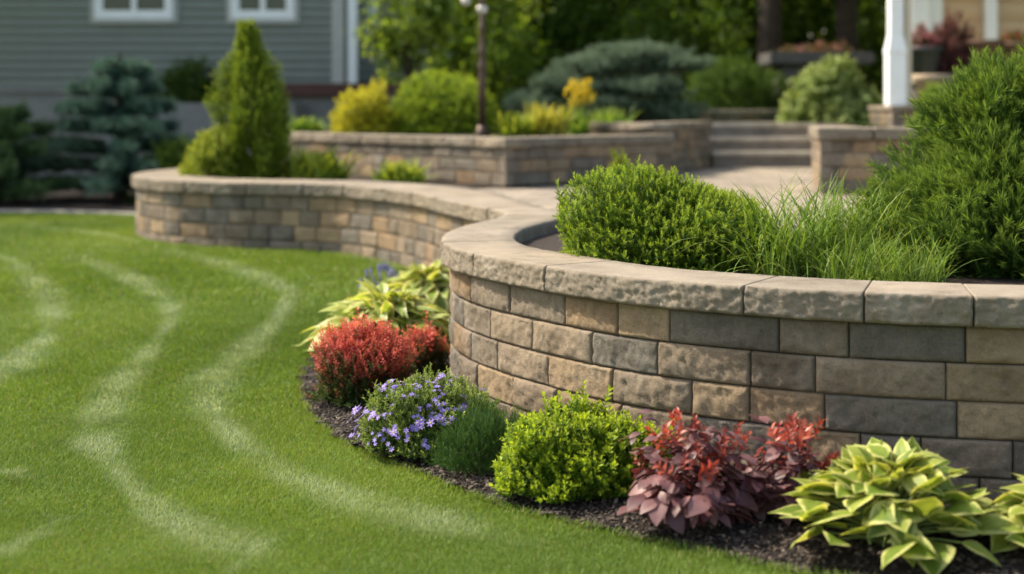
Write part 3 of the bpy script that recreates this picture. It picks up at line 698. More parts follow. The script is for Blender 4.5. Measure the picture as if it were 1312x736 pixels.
# lamp post
m_iron = simple('bronze_iron', (.085, .055, .042), .5, metal=.4, var=.2)
m_lglass, N, L, P = mk('lamp_glass'); P.inputs['Base Color'].default_value = (.55, .52, .47, 1); P.inputs['Roughness'].default_value = .2
LX, LY = -.365, 17.4
lp = empty('lamp_post', (LX, LY, 1.27), label='slender bronze lamp post with small glass globes behind the pointed stone wall', cat='lamp post')
lathe('base', [(.085, 0), (.085, .05), (.068, .08), (.062, .14)], m_iron, lp)
lathe('pole', [(.050, .14), (.046, .75), (.04, .82), (.06, .86), (.04, .90), (.036, 1.0), (.055, 1.04), (.036, 1.08), (.034, 1.3), (.05, 1.33), (.032, 1.36), (.036, 1.62), (.036, 1.9)], m_iron, lp)
lathe('lantern', [(.04, 1.50), (.06, 1.53), (.07, 1.57), (.06, 1.60)], m_lglass, lp); lathe('globe', [(.03, 1.90), (.045, 1.93), (.05, 1.97), (.045, 2.01), (.03, 2.04)], m_lglass, lp); lathe('finial', [(.055, 2.04), (.06, 2.06), (.025, 2.10), (.012, 2.16), (.018, 2.18), (.004, 2.22)], m_iron, lp)
for sx, ln, zz in ((1, .34, 1.74), (-1, .2, 1.66), (1, .20, 1.86)):
    a = np.linspace(0, 1, 8); pth = np.stack([sx * ln * a, 0 * a - .04 * a, zz + .10 * np.sin(a * 3.14)], 1); V, q = tubes([pth], [np.full(8, .014)], 8)
    arm = mesh_np('arm', V, [q], m_iron, lp, smooth=True)
    lathe('globe', [(.02, zz - .06), (.05, zz - .04), (.062, zz), (.05, zz + .04), (.02, zz + .055)], m_lglass, arm, 16, (sx * ln, -.04))

# ------------------------------------------------------------------ plants
def hemi(n, zmin=-.1):
    z = zmin + (1 - zmin) * RNG.random(n); a = RNG.random(n) * 6.2832; r = np.sqrt(1 - np.clip(z, -1, 1) ** 2)
    return np.stack([np.cos(a) * r, np.sin(a) * r, z], 1)
def lump(D, seed, k=5., amp=.12):
    r = np.random.default_rng(seed); o = np.zeros(len(D))
    for i in range(9):
        v = r.normal(size=3); v = v / np.linalg.norm(v) * k * (.5 + r.random()); o += np.sin(D @ v + r.random() * 6.28)
    return 1 + amp * o / 2.2

def stems_for(t, pts, r0=.006, z0=0., mat=M_STEM, seed=1, n=14, base=.05, name='stems'):
    rg = np.random.default_rng(seed); sel = pts[rg.choice(len(pts), min(n, len(pts)), replace=False)]; P_, R_ = [], []
    for e in sel:
        b = np.array([rg.normal() * base, rg.normal() * base, z0 - .03]); m_ = b * .5 + e * .5 + np.array([0, 0, .12 * np.linalg.norm(e - b)]) * .5; m_[:2] -= (e[:2] - b[:2]) * .12
        P_.append(catmull(np.array([b, m_, e]), 5)); R_.append(np.linspace(r0, r0 * .35, len(P_[-1])))
    V, q = tubes(P_, R_, 5); return mesh_np(name, V, [q], mat, t, smooth=True)

def shrub(name, loc, rad, T, n, size, mat, label, cat='shrub', group=None, seed=0, shell=.35, upmix=.5, lumps=(5., .12), square=1., zmin=-.15, inner=.25, jitter=.35, stem_r=.008, shape=None, part='foliage', rndz=None, tuft=0, tuft_h=.2):
    """rounded shrub of leafy shoots standing through the outer shell of an uneven dome. rad=(rx,ry,h)"""
    t = empty(name, loc, label=label, cat=cat, group=group)
    D = hemi(n, zmin); rr = lump(D, seed, *lumps)
    f = 1 - shell * RNG.random(n) ** 1.6; k = RNG.random(n) < inner; f[k] = .35 + .5 * RNG.random(k.sum())
    pw = 2 / square; sq = D / (np.sum(np.abs(D) ** pw, 1, keepdims=True) ** (1 / pw))
    Q = sq * np.array(rad) * (rr * f)[:, None]
    if shape is not None: Q = shape(Q, D)
    lo = .02 * RNG.random(n); Q[:, 2] = np.maximum(Q[:, 2] + rad[2] * .06, lo)
    nd = nrm(D / np.array(rad)); d = nrm(nd * (1 - upmix) + np.array([0, 0, upmix]) + RNG.normal(size=(n, 3)) * jitter)
    S = size * (.7 + .6 * RNG.random(n))
    if tuft:                                    # a few taller shoots that break the outline
        k = RNG.choice(n, tuft, replace=False); Q[k] *= 1 + .05 * RNG.random(tuft)[:, None]; d[k] = nrm(d[k] + [0, 0, .8]); g_ = S[k] * (tuft_h * 8 * RNG.random(tuft)); Q[k] += d[k] * g_[:, None] * .45; S[k] += g_
    V, f_, at = scatter(T, frames(d, RNG.normal(size=(n, 3))), Q - d * S[:, None] * .45, S, None if rndz is None else np.clip((Q[:, 2] / rad[2] - rndz) * 1.1 + .25 * RNG.normal(size=n), 0, .99))
    V[:, 2] = np.maximum(V[:, 2], .004)
    mesh_np(part, V, f_, mat, t, {k: at[k] for k in ('rnd', 'v', 't') if k in at})
    stems_for(t, Q, stem_r, seed=seed + 1, n=18, base=.16 * rad[0])
    return t

def blades(n, L, W, spread, droop, base_r, seg=7, seed=0, lmin=.5, up=0.):
    """arching strap leaves from a crown -> V, faces, attrs"""
    r = np.random.default_rng(seed); a = r.random(n) * 6.2832; sp = np.abs(r.normal(0, spread, n)); l = L * (lmin + (1 - lmin) * r.random(n)); dr = droop * (.4 + 1.1 * r.random(n))
    s = np.linspace(0, 1, seg); th = sp[:, None] + dr[:, None] * s[None] ** 1.4          # angle from vertical along the blade
    ds = l[:, None] / (seg - 1); h = np.concatenate([np.zeros((n, 1)), np.cumsum(np.sin(th[:, :-1]) * ds, 1)], 1); z = np.concatenate([np.zeros((n, 1)), np.cumsum(np.cos(th[:, :-1]) * ds, 1)], 1)
    br_ = base_r * np.sqrt(r.random(n)); ba = r.random(n) * 6.28
    cx = np.cos(a)[:, None] * h + (br_ * np.cos(ba))[:, None]; cy = np.sin(a)[:, None] * h + (br_ * np.sin(ba))[:, None]
    wv = W * (.7 + .6 * r.random(n))[:, None] * np.sin(np.pi * (.12 + .86 * s))[None] ** .8 * .5
    tw = r.normal(0, .5, n); sx = -np.sin(a + tw)[:, None] * wv; sy = np.cos(a + tw)[:, None] * wv
    V = np.stack([np.stack([cx - sx, cy - sy, z], -1), np.stack([cx + sx, cy + sy, z], -1)], 2).reshape(-1, 3)
    i = (np.arange(n)[:, None] * seg * 2 + np.arange(seg - 1)[None] * 2).ravel(); f = np.stack([i, i + 1, i + 3, i + 2], 1)
    return V, [f], {'rnd': np.repeat(r.random(n), seg * 2), 't': np.tile(np.repeat(s, 2), n), 'v': np.tile([0., 1.], n * seg)}

HOSTA = leaf_t([.10, .55, .85, 1, .97, .86, .68, .45, .20, .02], 1, .68, .30, .26, .012, nw=4, cup=.12)
def hosta(name, loc, rad, h, nleaf, lsize, mat, label, group=None, seed=0, wid=1., leaf=None):
    t = empty(name, loc, label=label, cat='hosta', group=group)
    r = np.random.default_rng(seed); P_, d, up, S, stP, stR = [], [], [], [], [], []
    for i in range(nleaf):
        q = (i + .5) / nleaf; a = i * 2.39996 + r.normal() * .25; el = q ** .8                       # 0 centre/top .. 1 rim/bottom
        rr = rad * (.08 + .70 * el) * r.uniform(.85, 1.15); z = h * (1.0 - .76 * el ** 1.7) * r.uniform(.9, 1.1)
        p = np.array([math.cos(a) * rr, math.sin(a) * rr, max(z, .05)]); tilt = 1.0 - 1.12 * el + r.normal() * .34
        a2 = a + r.normal() * .45
        dd = np.array([math.cos(a2) * math.cos(tilt), math.sin(a2) * math.cos(tilt), math.sin(tilt)])
        s = lsize * (.72 + .42 * min(1, el * 1.6)) * r.uniform(.8, 1.15)
        p = p - dd * s * .35; p[2] = max(p[2], .04)
        P_.append(p); d.append(dd); up.append(np.array([-math.cos(a) * math.sin(tilt) * .8 + r.normal() * .48, -math.sin(a) * math.sin(tilt) * .8 + r.normal() * .48, 1.])); S.append((s * wid * r.uniform(.85, 1.15), s, s * r.uniform(.7, 1.3)))
        b = np.array([r.normal() * rad * .09, r.normal() * rad * .09, -.02]); m_ = np.array([p[0] * .45, p[1] * .45, p[2] * .62]); stP.append(catmull(np.array([b, m_, p]), 4)); stR.append(np.linspace(.0055, .0035, len(stP[-1])))
    V, f, at = scatter(leaf or HOSTA, frames(np.array(d), np.array(up)), np.array(P_), np.array(S))
    V[:, 2] = np.maximum(V[:, 2], .006 + .004 * at['rnd'])
    mesh_np('foliage', V, f, mat, t, {k: at[k] for k in ('rnd', 'v', 't')}, smooth=True)
    V, q = tubes(stP, stR, 6); mesh_np('leaf_stalks', V, [q], M_STALK, t, smooth=True)
    return t
M_STALK = simple('green_stalk', (.16, .21, .06), .5, var=.2)
M_HOSTA = leaf_mat('hosta_leaf', [(0, (.12, .19, .025)), (.5, (.19, .26, .035)), (1, (.32, .37, .07))], margin=(.56, .56, .19), margin_range=(.50, .88), transl=.4, rough=.5, spec=.3)
M_HOSTA2 = leaf_mat('hosta_leaf_gold', [(0, (.17, .27, .035)), (.5, (.27, .36, .055)), (1, (.40, .46, .10))], margin=(.62, .60, .26), margin_range=(.45, .85), transl=.4, rough=.45, spec=.4)

BZ = lambda x, y: float(bed_z(np.array([x]), np.array([y]))[0])
def at_bed(x, y): return (x, y, BZ(x, y) - .005)
hosta('hosta', at_bed(1.36, 5.12), .44, .30, 170, .160, M_HOSTA, 'large variegated hosta with cream edged leaves in the front bed beside the red leaved plant', seed=5)
hosta('hosta', at_bed(2.02, 5.02), .36, .27, 130, .155, M_HOSTA, 'cream edged hosta cut off by the right edge of the photo', seed=15)
HLONG = leaf_t([.12, .5, .8, .95, 1, .92, .75, .5, .22, .02], 1, .40, .35, .60, .016, nw=3, cup=.06)
hosta('hosta', at_bed(-.80, 9.1), .52, .34, 240, .21, M_HOSTA2, 'yellow green hosta with narrow pale leaves behind the red shrub beside the lawn', seed=25, leaf=HLONG)
hosta('hosta', at_bed(-.62, 10.6), .40, .27, 190, .20, M_HOSTA2, 'farther yellow green hosta tucked against the curve of the wall', seed=35, leaf=HLONG)

# bright boxwood in the planter
S_BOX = sprig(LEAF_SMALL, 8, 1., .30, 52, .012)
S_BOX2 = sprig(LEAF_LONG, 9, 1., .34, 46, .010)
M_BOX = leaf_mat('boxwood_leaf', [(0, (.045, .105, .012)), (.5, (.070, .150, .016)), (1, (.105, .20, .024))], tip=(.27, .37, .035), tip_range=(.25, .9), transl=.45, rough=.55, spec=.25)
shrub('boxwood', (.83, 7.5, .79), (.545, .46, .385), S_BOX2, 9500, .072, M_BOX, 'clipped rounded bright green boxwood in the stone planter', seed=3, square=.58, upmix=.42, lumps=(5., .13), tuft=260, tuft_h=.06, zmin=-.05)
S_JUN = sprig(NEEDLE, 14, 1., .46, 27, .010, opp=True)
M_JUN = leaf_mat('juniper_needle', [(0, (.034, .078, .013)), (.6, (.052, .112, .017)), (1, (.09, .16, .025))], tip=(.18, .27, .045), tip_range=(.5, 1.), transl=.38, rough=.75)
def jshape(Q, D):
    h = Q[:, 2]; Q[:, 0] += .10 * h; return Q
def evergreen(loc, lobes, n, size, mat, label, T, seed=0, name='juniper', trunk=.03):
    """soft evergreen made of several overlapping feathery lobes: lobes = (cx,cy,cz,rx,ry,rz,share)"""
    t = empty(name, loc, label=label, cat='shrub'); parts = []; allQ = []
    for i, (cx, cy, cz, rx, ry, rz, sh) in enumerate(lobes):
        k = int(n * sh); D = hemi(k, -.75); rr = lump(D, seed + i, 6.5, .22); f = 1 - .45 * RNG.random(k) ** 1.5
        Q = D * np.array([rx, ry, rz]) * (rr * f)[:, None] + np.array([cx, cy, cz]); keep = Q[:, 2] > .015; Q, D = Q[keep], D[keep]; k = len(Q)
        d = nrm(nrm(D * np.array([1, 1, .7])) * .62 + np.array([0, 0, .5]) + RNG.normal(size=(k, 3)) * .28); S = size * (.6 + .7 * RNG.random(k)) * np.where(RNG.random(k) < .10, 1.6, 1.)
        parts.append(scatter(T, frames(d, RNG.normal(size=(k, 3))), Q - d * S[:, None] * .5, S)); allQ.append(Q)
    V, f, at = merge(parts); V[:, 2] = np.maximum(V[:, 2], .003)
    mesh_np('foliage', V, f, mat, t, {k: at[k] for k in ('rnd', 'v', 't')})
    stems_for(t, np.concatenate(allQ), trunk, seed=seed, n=26, base=.08)
    return t
evergreen((2.52, 7.45, .79), [(.02, -.05, .36, .60, .62, .46, .3), (-.24, -.12, .20, .36, .40, .28, .20), (.04, .1, .74, .32, .36, .26, .15), (.38, .05, .90, .36, .42, .26, .18), (-.02, -.36, .38, .24, .18, .20, .08), (.40, -.32, .22, .5, .36, .34, .14), (-.05, -.50, .13, .45, .24, .2, .10), (.40, -.62, .12, .5, .26, .2, .12)],
          17000, .115, M_JUN, 'large feathery dark green juniper filling the right end of the planter', S_JUN, 40)
# ornamental grasses and low fringe in the planter
M_OG = leaf_mat('ornamental_grass', [(0, (.09, .17, .02)), (.6, (.14, .23, .032)), (1, (.28, .35, .11))], transl=.4, rough=.6, spec=.15)
def grass_clump(name, loc, n, L, W, spread, droop, br_, mat, label, cat='grass', seed=0, lmin=.5):
    t = empty(name, loc, label=label, cat=cat); V, f, at = blades(n, L, W, spread, droop, br_, seed=seed, lmin=lmin); V[:, 2] = np.maximum(V[:, 2], .004)
    mesh_np('blades', V, f, mat, t, at, smooth=True)
    V, f, at = blades(max(30, n // 4), L * .3, W * .9, .3, .2, br_ * .9, seed=seed + 1); mesh_np('crown', V, f, mat, t, at); return t
grass_clump('grass_clump', (1.36, 6.98, .79), 400, .60, .0085, .58, 1.35, .22, M_OG, 'arching green ornamental grass beside the boxwood in the planter', 'ornamental grass', 51)
grass_clump('grass_clump', (1.76, 7.2, .79), 620, .58, .007, .50, 1.35, .22, M_OG, 'finer ornamental grass leaning on the big juniper', 'ornamental grass', 52)
grass_clump('grass_clump', (1.72, 6.64, .79), 800, .32, .0055, .6, 1.2, .30, M_OG, 'low fine tuft of grass at the planter rim below the juniper', 'ornamental grass', 53)
M_FINE = leaf_mat('fine_green', [(0, (.045, .11, .014)), (.6, (.075, .155, .02)), (1, (.12, .21, .03))], tip=(.15, .25, .03), tip_range=(.5, 1), transl=.35)
shrub('small_conifer', (.85, 11.2, .80), (.10, .10, .36), S_JUN, 240, .12, leaf_mat('gold_needle', [(0, (.14, .2, .02)), (1, (.25, .32, .04))]), 'little yellow green conifer poking up behind the boxwood', 'conifer', seed=10, upmix=.7)

# front bed
S_SPI = sprig(LEAF_OVAL, 6, 1., .36, 50, .012)
M_SPI = leaf_mat('spirea_leaf', [(0, (.055, .125, .012)), (.5, (.085, .175, .016)), (1, (.13, .23, .024))], tip=(.33, .43, .03), tip_range=(.22, .85), transl=.45, rough=.55, spec=.25)
shrub('spirea', at_bed(.285, 5.90), (.325, .28, .285), S_SPI, 2600, .070, M_SPI, 'bright lime green rounded shrub in the middle of the front bed', seed=13, square=.85, upmix=.62, lumps=(7., .09), tuft=60, tuft_h=.10, zmin=-.05)
S_FIN = sprig(NEEDLE, 12, 1., .24, 35, .008)
M_DKG = leaf_mat('dark_fine_leaf', [(0, (.020, .060, .012)), (.6, (.035, .090, .016)), (1, (.06, .13, .022))], tip=(.07, .15, .03), transl=.3)
shrub('candytuft', at_bed(-.10, 6.25), (.26, .21, .225), S_FIN, 1300, .10, M_DKG, 'dark green fine leaved mound between the purple flowers and lime shrub', 'perennial', seed=14, upmix=.7, lumps=(6, .1))
M_AST = leaf_mat('aster_leaf', [(0, (.08, .14, .03)), (.6, (.13, .20, .045)), (1, (.22, .29, .08))], tip=(.28, .36, .09), tip_range=(.5, 1), transl=.35)
aster = shrub('flowering_perennial', at_bed(-.40, 6.62), (.32, .27, .27), S_BOX, 2300, .066, M_AST, 'loose green mound dotted with small violet flowers', 'perennial', seed=16, upmix=.5, lumps=(6, .12), tuft=50, tuft_h=.08)
m_pet = leaf_mat('violet_petal', [(0, (.26, .19, .60)), (1, (.42, .33, .78))], transl=.35, warm=(1, 1, 1)); m_eye = simple('flower_eye', (.5, .38, .12), .7)
PET = leaf_t([.25, .8, 1, .7, .1], 1, .48, .15, .15)
def flower_mesh(np_, s):
    a = np.arange(np_) * 2 * math.pi / np_; d = np.stack([np.cos(a), np.sin(a), .25 + 0 * a], 1)
    return scatter(PET, frames(d, [0, 0, 1.]), d * .1 * s, np.full(np_, s))
V, f, at = flower_mesh(6, .0165); fm = mesh_np('flower_head', V, f, m_pet, aster, {'rnd': at['rnd']})
V2 = hemi(1); eye = lathe('flower_eye', [(.004, 0), (.0045, .002), (.002, .004)], m_eye, fm, 8)
def on_dome(rad, seed, n, zmin=.1):
    r = np.random.default_rng(seed); z = zmin + (1 - zmin) * r.random(n); a = r.random(n) * 6.2832; q = np.sqrt(1 - z * z); D = np.stack([np.cos(a) * q, np.sin(a) * q, z], 1); return D * np.array(rad), D
clus, cD = on_dome((.34, .29, .30), 77, 150, .22); cnt = 0
rf = random.Random(4)
for c_, d_ in zip(clus, cD):
    if d_[1] > .15 and d_[2] < .72: continue
    for q in range(rf.randint(3, 6)):
        o = fm if cnt == 0 else fm.copy()
        if cnt: COL.objects.link(o); e_ = eye.copy(); COL.objects.link(e_); e_.parent = o
        nv = Vector((d_[0] + rf.uniform(-.5, .5), d_[1] + rf.uniform(-.5, .5), d_[2] * .6 + .5)).normalized()
        o.location = Vector(c_) + Vector((rf.uniform(-.032, .032), rf.uniform(-.032, .032), rf.uniform(-.008, .03))) + nv * .012
        o.rotation_euler = nv.to_track_quat('Z', 'Y').to_euler(); sc_ = rf.uniform(.8, 1.25); o.scale = (sc_,) * 3; cnt += 1
        if cnt >= 98: break
    if cnt >= 98: break
d2, D2 = on_dome((.33, .28, .29), 78, 520, .12); kk = (D2[:, 1] < .3) | (D2[:, 2] > .7); d2, D2 = d2[kk], D2[kk]
grp = np.round(d2 / .09).sum(1) % 3 < 2; d2, D2 = d2[grp], D2[grp]
FT = Tmpl(V, f, v=at['v'], t=at['t']); Vb, fb, ab = scatter(FT, frames(nrm(np.cross(D2 + [0, 0, .4], RNG.normal(size=D2.shape))), nrm(D2 + [0, -.1, .5])), d2 + RNG.normal(size=d2.shape) * .012, .6 + .35 * RNG.random(len(d2)))
tag(mesh_np('small_blooms', Vb, fb, m_pet, aster, {'rnd': ab['rnd']}), kind='stuff')
M_BARB = leaf_mat('barberry_leaf', [(0, (.050, .085, .022)), (.3, (.10, .10, .032)), (.42, (.30, .085, .06)), (.65, (.52, .095, .085)), (1, (.62, .17, .15))], transl=.42, rough=.45)
S_BARB = sprig(LEAF_OVAL, 8, 1., .20, 60, .008)
shrub('barberry', at_bed(-.80, 7.62), (.27, .25, .335), S_BARB, 3000, .080, M_BARB, 'red leaved barberry shrub with a green base at the bend of the bed', seed=18, upmix=.62, lumps=(6, .13), tuft=80, tuft_h=.07, square=.9, rndz=.22)
shrub('barberry', at_bed(-.52, 8.35), (.13, .13, .245), S_BARB, 1000, .07, M_BARB, 'smaller red barberry pressed against the nose of the wall', seed=19, upmix=.6, lumps=(6, .1), tuft=20, rndz=.22)
lav = shrub('lavender', at_bed(-1.0, 10.85), (.16, .15, .20), S_FIN, 300, .11, M_AST, 'small blue flowering plant behind the farther hosta', 'perennial', seed=20, upmix=.8)
SP = Tmpl(*(lambda v, f: (v, [f]))(*tubes([np.array([[0, 0, 0], [0, .5, 0], [0, .8, 0], [0, 1, 0]])], [np.array([.03, .13, .12, .02])], 6)))
def put_copies(name, meshes, M, P, S, parent):
    from mathutils import Matrix
    for i in range(len(P)):
        o = bpy.data.objects.new(name, meshes[i % len(meshes)]); COL.objects.link(o); o.parent = parent
        o.matrix_local = Matrix.Translation(Vector(P[i])) @ Matrix(M[i].tolist()).to_4x4() @ Matrix.Scale(float(S[i]), 4)
def tmpl_mesh(T, mat, k):
    V, f, at = scatter(T, np.eye(3)[None], np.zeros((1, 3)), np.ones(1), np.array([k])); o = mesh_np('piece', V, f, mat, None, {a: at[a] for a in ('rnd', 'v', 't') if a in at}); me = o.data; bpy.data.objects.remove(o); return me
n = 30; D = hemi(n, .3); Q = D * np.array([.17, .16, .26]); m_blue = leaf_mat('blue_flower', [(0, (.24, .24, .46)), (1, (.38, .36, .58))], warm=(1, 1, 1))
put_copies('flower_spike', [tmpl_mesh(SP, m_blue, k) for k in (.1, .5, .9)], frames(nrm(D + [0, 0, 1.6]), RNG.normal(size=(n, 3))), Q, np.full(n, .075), lav)

# red leaved plant: broad purple leaves below, scarlet young shoots above
M_RED = leaf_mat('purple_red_leaf', [(0, (.085, .036, .042)), (.5, (.15, .068, .072)), (1, (.25, .13, .13))], transl=.28, rough=.48, spec=.45, warm=(1.5, .7, .6))
M_SCAR = leaf_mat('scarlet_leaf', [(0, (.27, .045, .034)), (.6, (.40, .082, .055)), (1, (.50, .16, .10))], transl=.42, rough=.38, warm=(1.2, .9, .7), spec=.4)
RLEAF = leaf_t([.10, .6, .95, 1, .85, .5, .03], 1, .58, .25, .35, .02, nw=2, cup=.08)
SLEAF = leaf_t([.15, .75, 1, .7, .05], 1, .42, .3, .2, nw=1)
rp = empty('smoke_bush', at_bed(.83, 5.42), label='purple leaved shrub with scarlet young shoots against the stone wall', cat='shrub')
parts = []; allp = []; shoots = []
for (cx, cy, rx, ry, h, n, sd) in ((-.15, 0, .25, .22, .34, 460, 1), (.24, .06, .17, .16, .34, 200, 2)):
    D = hemi(n, .0); rr = lump(D, 90 + sd, 6, .16); Q = D * np.array([rx, ry, h * .80]) * (rr * (1 - .5 * RNG.random(n) ** 1.5))[:, None] + np.array([cx, cy, .05]); Q[:, 2] = np.maximum(Q[:, 2], .04)
    d = nrm(nrm(D * [1, 1, .3]) * .9 + np.array([0, 0, -.15]) + RNG.normal(size=(n, 3)) * .35); up = D * .5 + np.array([0, 0, 1.]) + RNG.normal(size=(n, 3)) * .3
    S = (.045 + .066 * RNG.random(n)) * np.where(D[:, 2] < .4, 1.2, .8)
    parts.append(scatter(RLEAF, frames(d, up), Q - d * S[:, None] * .3, S)); allp.append(Q)
    k = 40 if sd == 1 else 20; D = hemi(k, .45); shoots.append((D * np.array([rx * .92, ry * .9, h * .84]) * lump(D, 95 + sd, 6, .12)[:, None] + np.array([cx, cy, .05]), D))
V, f, at = merge(parts); V[:, 2] = np.maximum(V[:, 2], .005); mesh_np('purple_leaves', V, f, M_RED, rp, {k: at[k] for k in ('rnd', 'v', 't')}, smooth=True)
T_S = sprig(SLEAF, 5, 1., .52, 58, .014); Q = np.concatenate([s[0] for s in shoots]); D = np.concatenate([s[1] for s in shoots]); k = len(Q)
d = nrm(D * .6 + [0, 0, .8] + RNG.normal(size=(k, 3)) * .3); S = .075 * (.75 + .6 * RNG.random(k)); put_copies('scarlet_shoot', [tmpl_mesh(sprig(SLEAF, 5, 1., .52, 58, .014), M_SCAR, q) for q in (0, .2, .4, .6, .8)], frames(d, RNG.normal(size=(k, 3))), Q - d * S[:, None] * .4, S, rp)
stems_for(rp, np.concatenate(allp + [Q, Q]), .006, seed=5, n=60, base=.06, mat=simple('red_stem', (.10, .03, .03), .7))

# far planter
S_THU = sprig(LEAF_SMALL, 10, 1., .20, 38, .012)
M_THU = leaf_mat('arborvitae', [(0, (.09, .16, .014)), (.6, (.15, .23, .02)), (1, (.22, .30, .03))], tip=(.26, .34, .038), transl=.35)
def thuja(name, loc, r, h, n, mat, label, lean=0., seed=0, size=.16, second=None, profile=None):
    t = empty(name, loc, label=label, cat='conifer'); z = RNG.random(n) ** 1.25; a = RNG.random(n) * 6.2832
    prof = np.interp(z, [0, .08, .25, .5, .72, .82, .92, 1], profile or [.90, 1.0, 1.03, .98, .74, .34, .20, .10]); D = np.stack([np.cos(a), np.sin(a), z * 0 + .2], 1)
    rr = lump(np.stack([np.cos(a), np.sin(a), z * 2.6], 1), seed, 7, .24) * (1 - .42 * RNG.random(n) ** 1.7)
    Q = np.stack([np.cos(a) * r * prof * rr + lean * z, np.sin(a) * r * prof * rr, .02 + z * h], 1); d = nrm(np.stack([np.cos(a) * .75, np.sin(a) * .75, np.full(n, .8)], 1) + RNG.normal(size=(n, 3)) * .22)
    S = size * (.65 + .6 * RNG.random(n)); V, f, at = scatter(S_THU, frames(d, RNG.normal(size=(n, 3))), Q - d * S[:, None] * .5, S); V[:, 2] = np.maximum(V[:, 2], .004)
    mesh_np('foliage', V, f, mat, t, {k: at[k] for k in ('rnd', 'v', 't')})
    V, q = tubes([np.array([[0, 0, -.05], [lean * .5, 0, h * .5], [lean, 0, h * .93]])], [np.array([.05, .035, .008])], 8); mesh_np('trunk', V, [q], M_BARK, t, smooth=True); return t
thuja('arborvitae', (-2.78, 15.75, .79), .35, 1.74, 4600, M_THU, 'tall narrow arborvitae standing in the far curved planter', lean=-.16, seed=31)
M_YEL = leaf_mat('golden_leaf', [(0, (.28, .30, .02)), (.6, (.42, .42, .03)), (1, (.55, .52, .05))], tip=(.62, .57, .04), transl=.35)
M_LIME = leaf_mat('lime_leaf', [(0, (.12, .19, .02)), (.6, (.20, .28, .03)), (1, (.30, .36, .05))], tip=(.34, .38, .05), transl=.4)
M_LEAFY = leaf_mat('leafy_green', [(0, (.09, .18, .02)), (.6, (.14, .25, .03)), (1, (.22, .34, .06))], tip=(.28, .38, .08), transl=.4)
shrub('golden_shrub', (-3.30, 15.7, .79), (.33, .27, .56), S_SPI, 700, .12, M_LIME, 'yellow green bush on the left of the tall arborvitae', seed=33, upmix=.6)
def leafy(name, loc, r, h, n, L, mat, label, cat='perennial', seed=0, W=.05):
    t = empty(name, loc, label=label, cat=cat); V, f, at = blades(n, L, W, .55, .9, r * .6, seed=seed, lmin=.5); V[:, 2] = np.maximum(V[:, 2] * (h / L) * 1.2, .004); mesh_np('foliage', V, f, mat, t, at, smooth=True)
    V, f, at = blades(n // 3, L * .4, W * .6, .2, .1, r * .6, seed=seed + 1); mesh_np('crown', V, f, mat, t, at); return t
leafy('daylily', (-2.12, 15.5, .79), .48, .40, 230, .48, M_LIME, 'green strappy plants right of the arborvitae in the far planter', seed=34)
leafy('daylily', (-1.20, 15.35, .79), .42, .28, 170, .38, M_LIME, 'low bright strappy clump below the stone wall in the far planter', seed=36, W=.04)

# raised terrace planting
shrub('golden_shrub', (-2.0, 19.2, 1.27), (.42, .38, .58), S_SPI, 1000, .13, M_YEL, 'rounded golden yellow shrub on the raised terrace', seed=41, upmix=.5, square=.85)
shrub('round_boxwood', (-.93, 19.5, 1.27), (.76, .6, .76), S_BOX, 2600, .13, M_SPI, 'big clipped green mound behind the lamp post on the terrace', seed=42, upmix=.45, square=.78, lumps=(5, .05))
leafy('daylily', (-2.75, 19.0, 1.27), .3, .24, 120, .36, M_LEAFY, 'small green tuft left of the golden shrub on the terrace', seed=43)
leafy('sedge', (.05, 17.3, 1.27), .30, .30, 150, .36, M_LIME, 'pale green tuft beside the foot of the lamp post', seed=44)
leafy('sedge', (.42, 17.7, 1.27), .45, .42, 240, .46, leaf_mat('yellow_strap', [(0, (.24, .27, .04)), (1, (.46, .42, .09))]), 'yellow green grassy clump right of the lamp post', seed=45, W=.035)
leafy('sedge', (1.32, 18.7, 1.27), .38, .36, 200, .44, M_LEAFY, 'blue green grassy tuft at the end of the terrace', seed=46, W=.03)
yf = leafy('yellow_flower', (.86, 18.3, 1.27), .22, .42, 90, .42, M_LEAFY, 'upright plant with bright yellow flower plumes on the terrace', seed=47, W=.03)
n = 46; X = np.concatenate([RNG.normal(-.07, .045, n), RNG.normal(.12, .05, n)]); Q = np.stack([X, RNG.normal(0, .06, 2 * n), .36 + .30 * RNG.random(2 * n)], 1)
V, f, at = scatter(SP, frames(nrm(RNG.normal(size=(2 * n, 3)) * .4 + [0, 0, 1]), RNG.normal(size=(2 * n, 3))), Q, np.full(2 * n, .10))
mesh_np('flower_plumes', V, f, leaf_mat('yellow_plume', [(0, (.70, .54, .03)), (1, (.80, .66, .06))], warm=(1, 1, .8)), yf, {'rnd': at['rnd']})
for sx in (-.07, .12):
    V, q = tubes([np.array([[sx, 0, 0], [sx, 0, .5]])], [np.array([.012, .008])], 5); mesh_np('flower_stem', V, [q], M_STALK, yf)

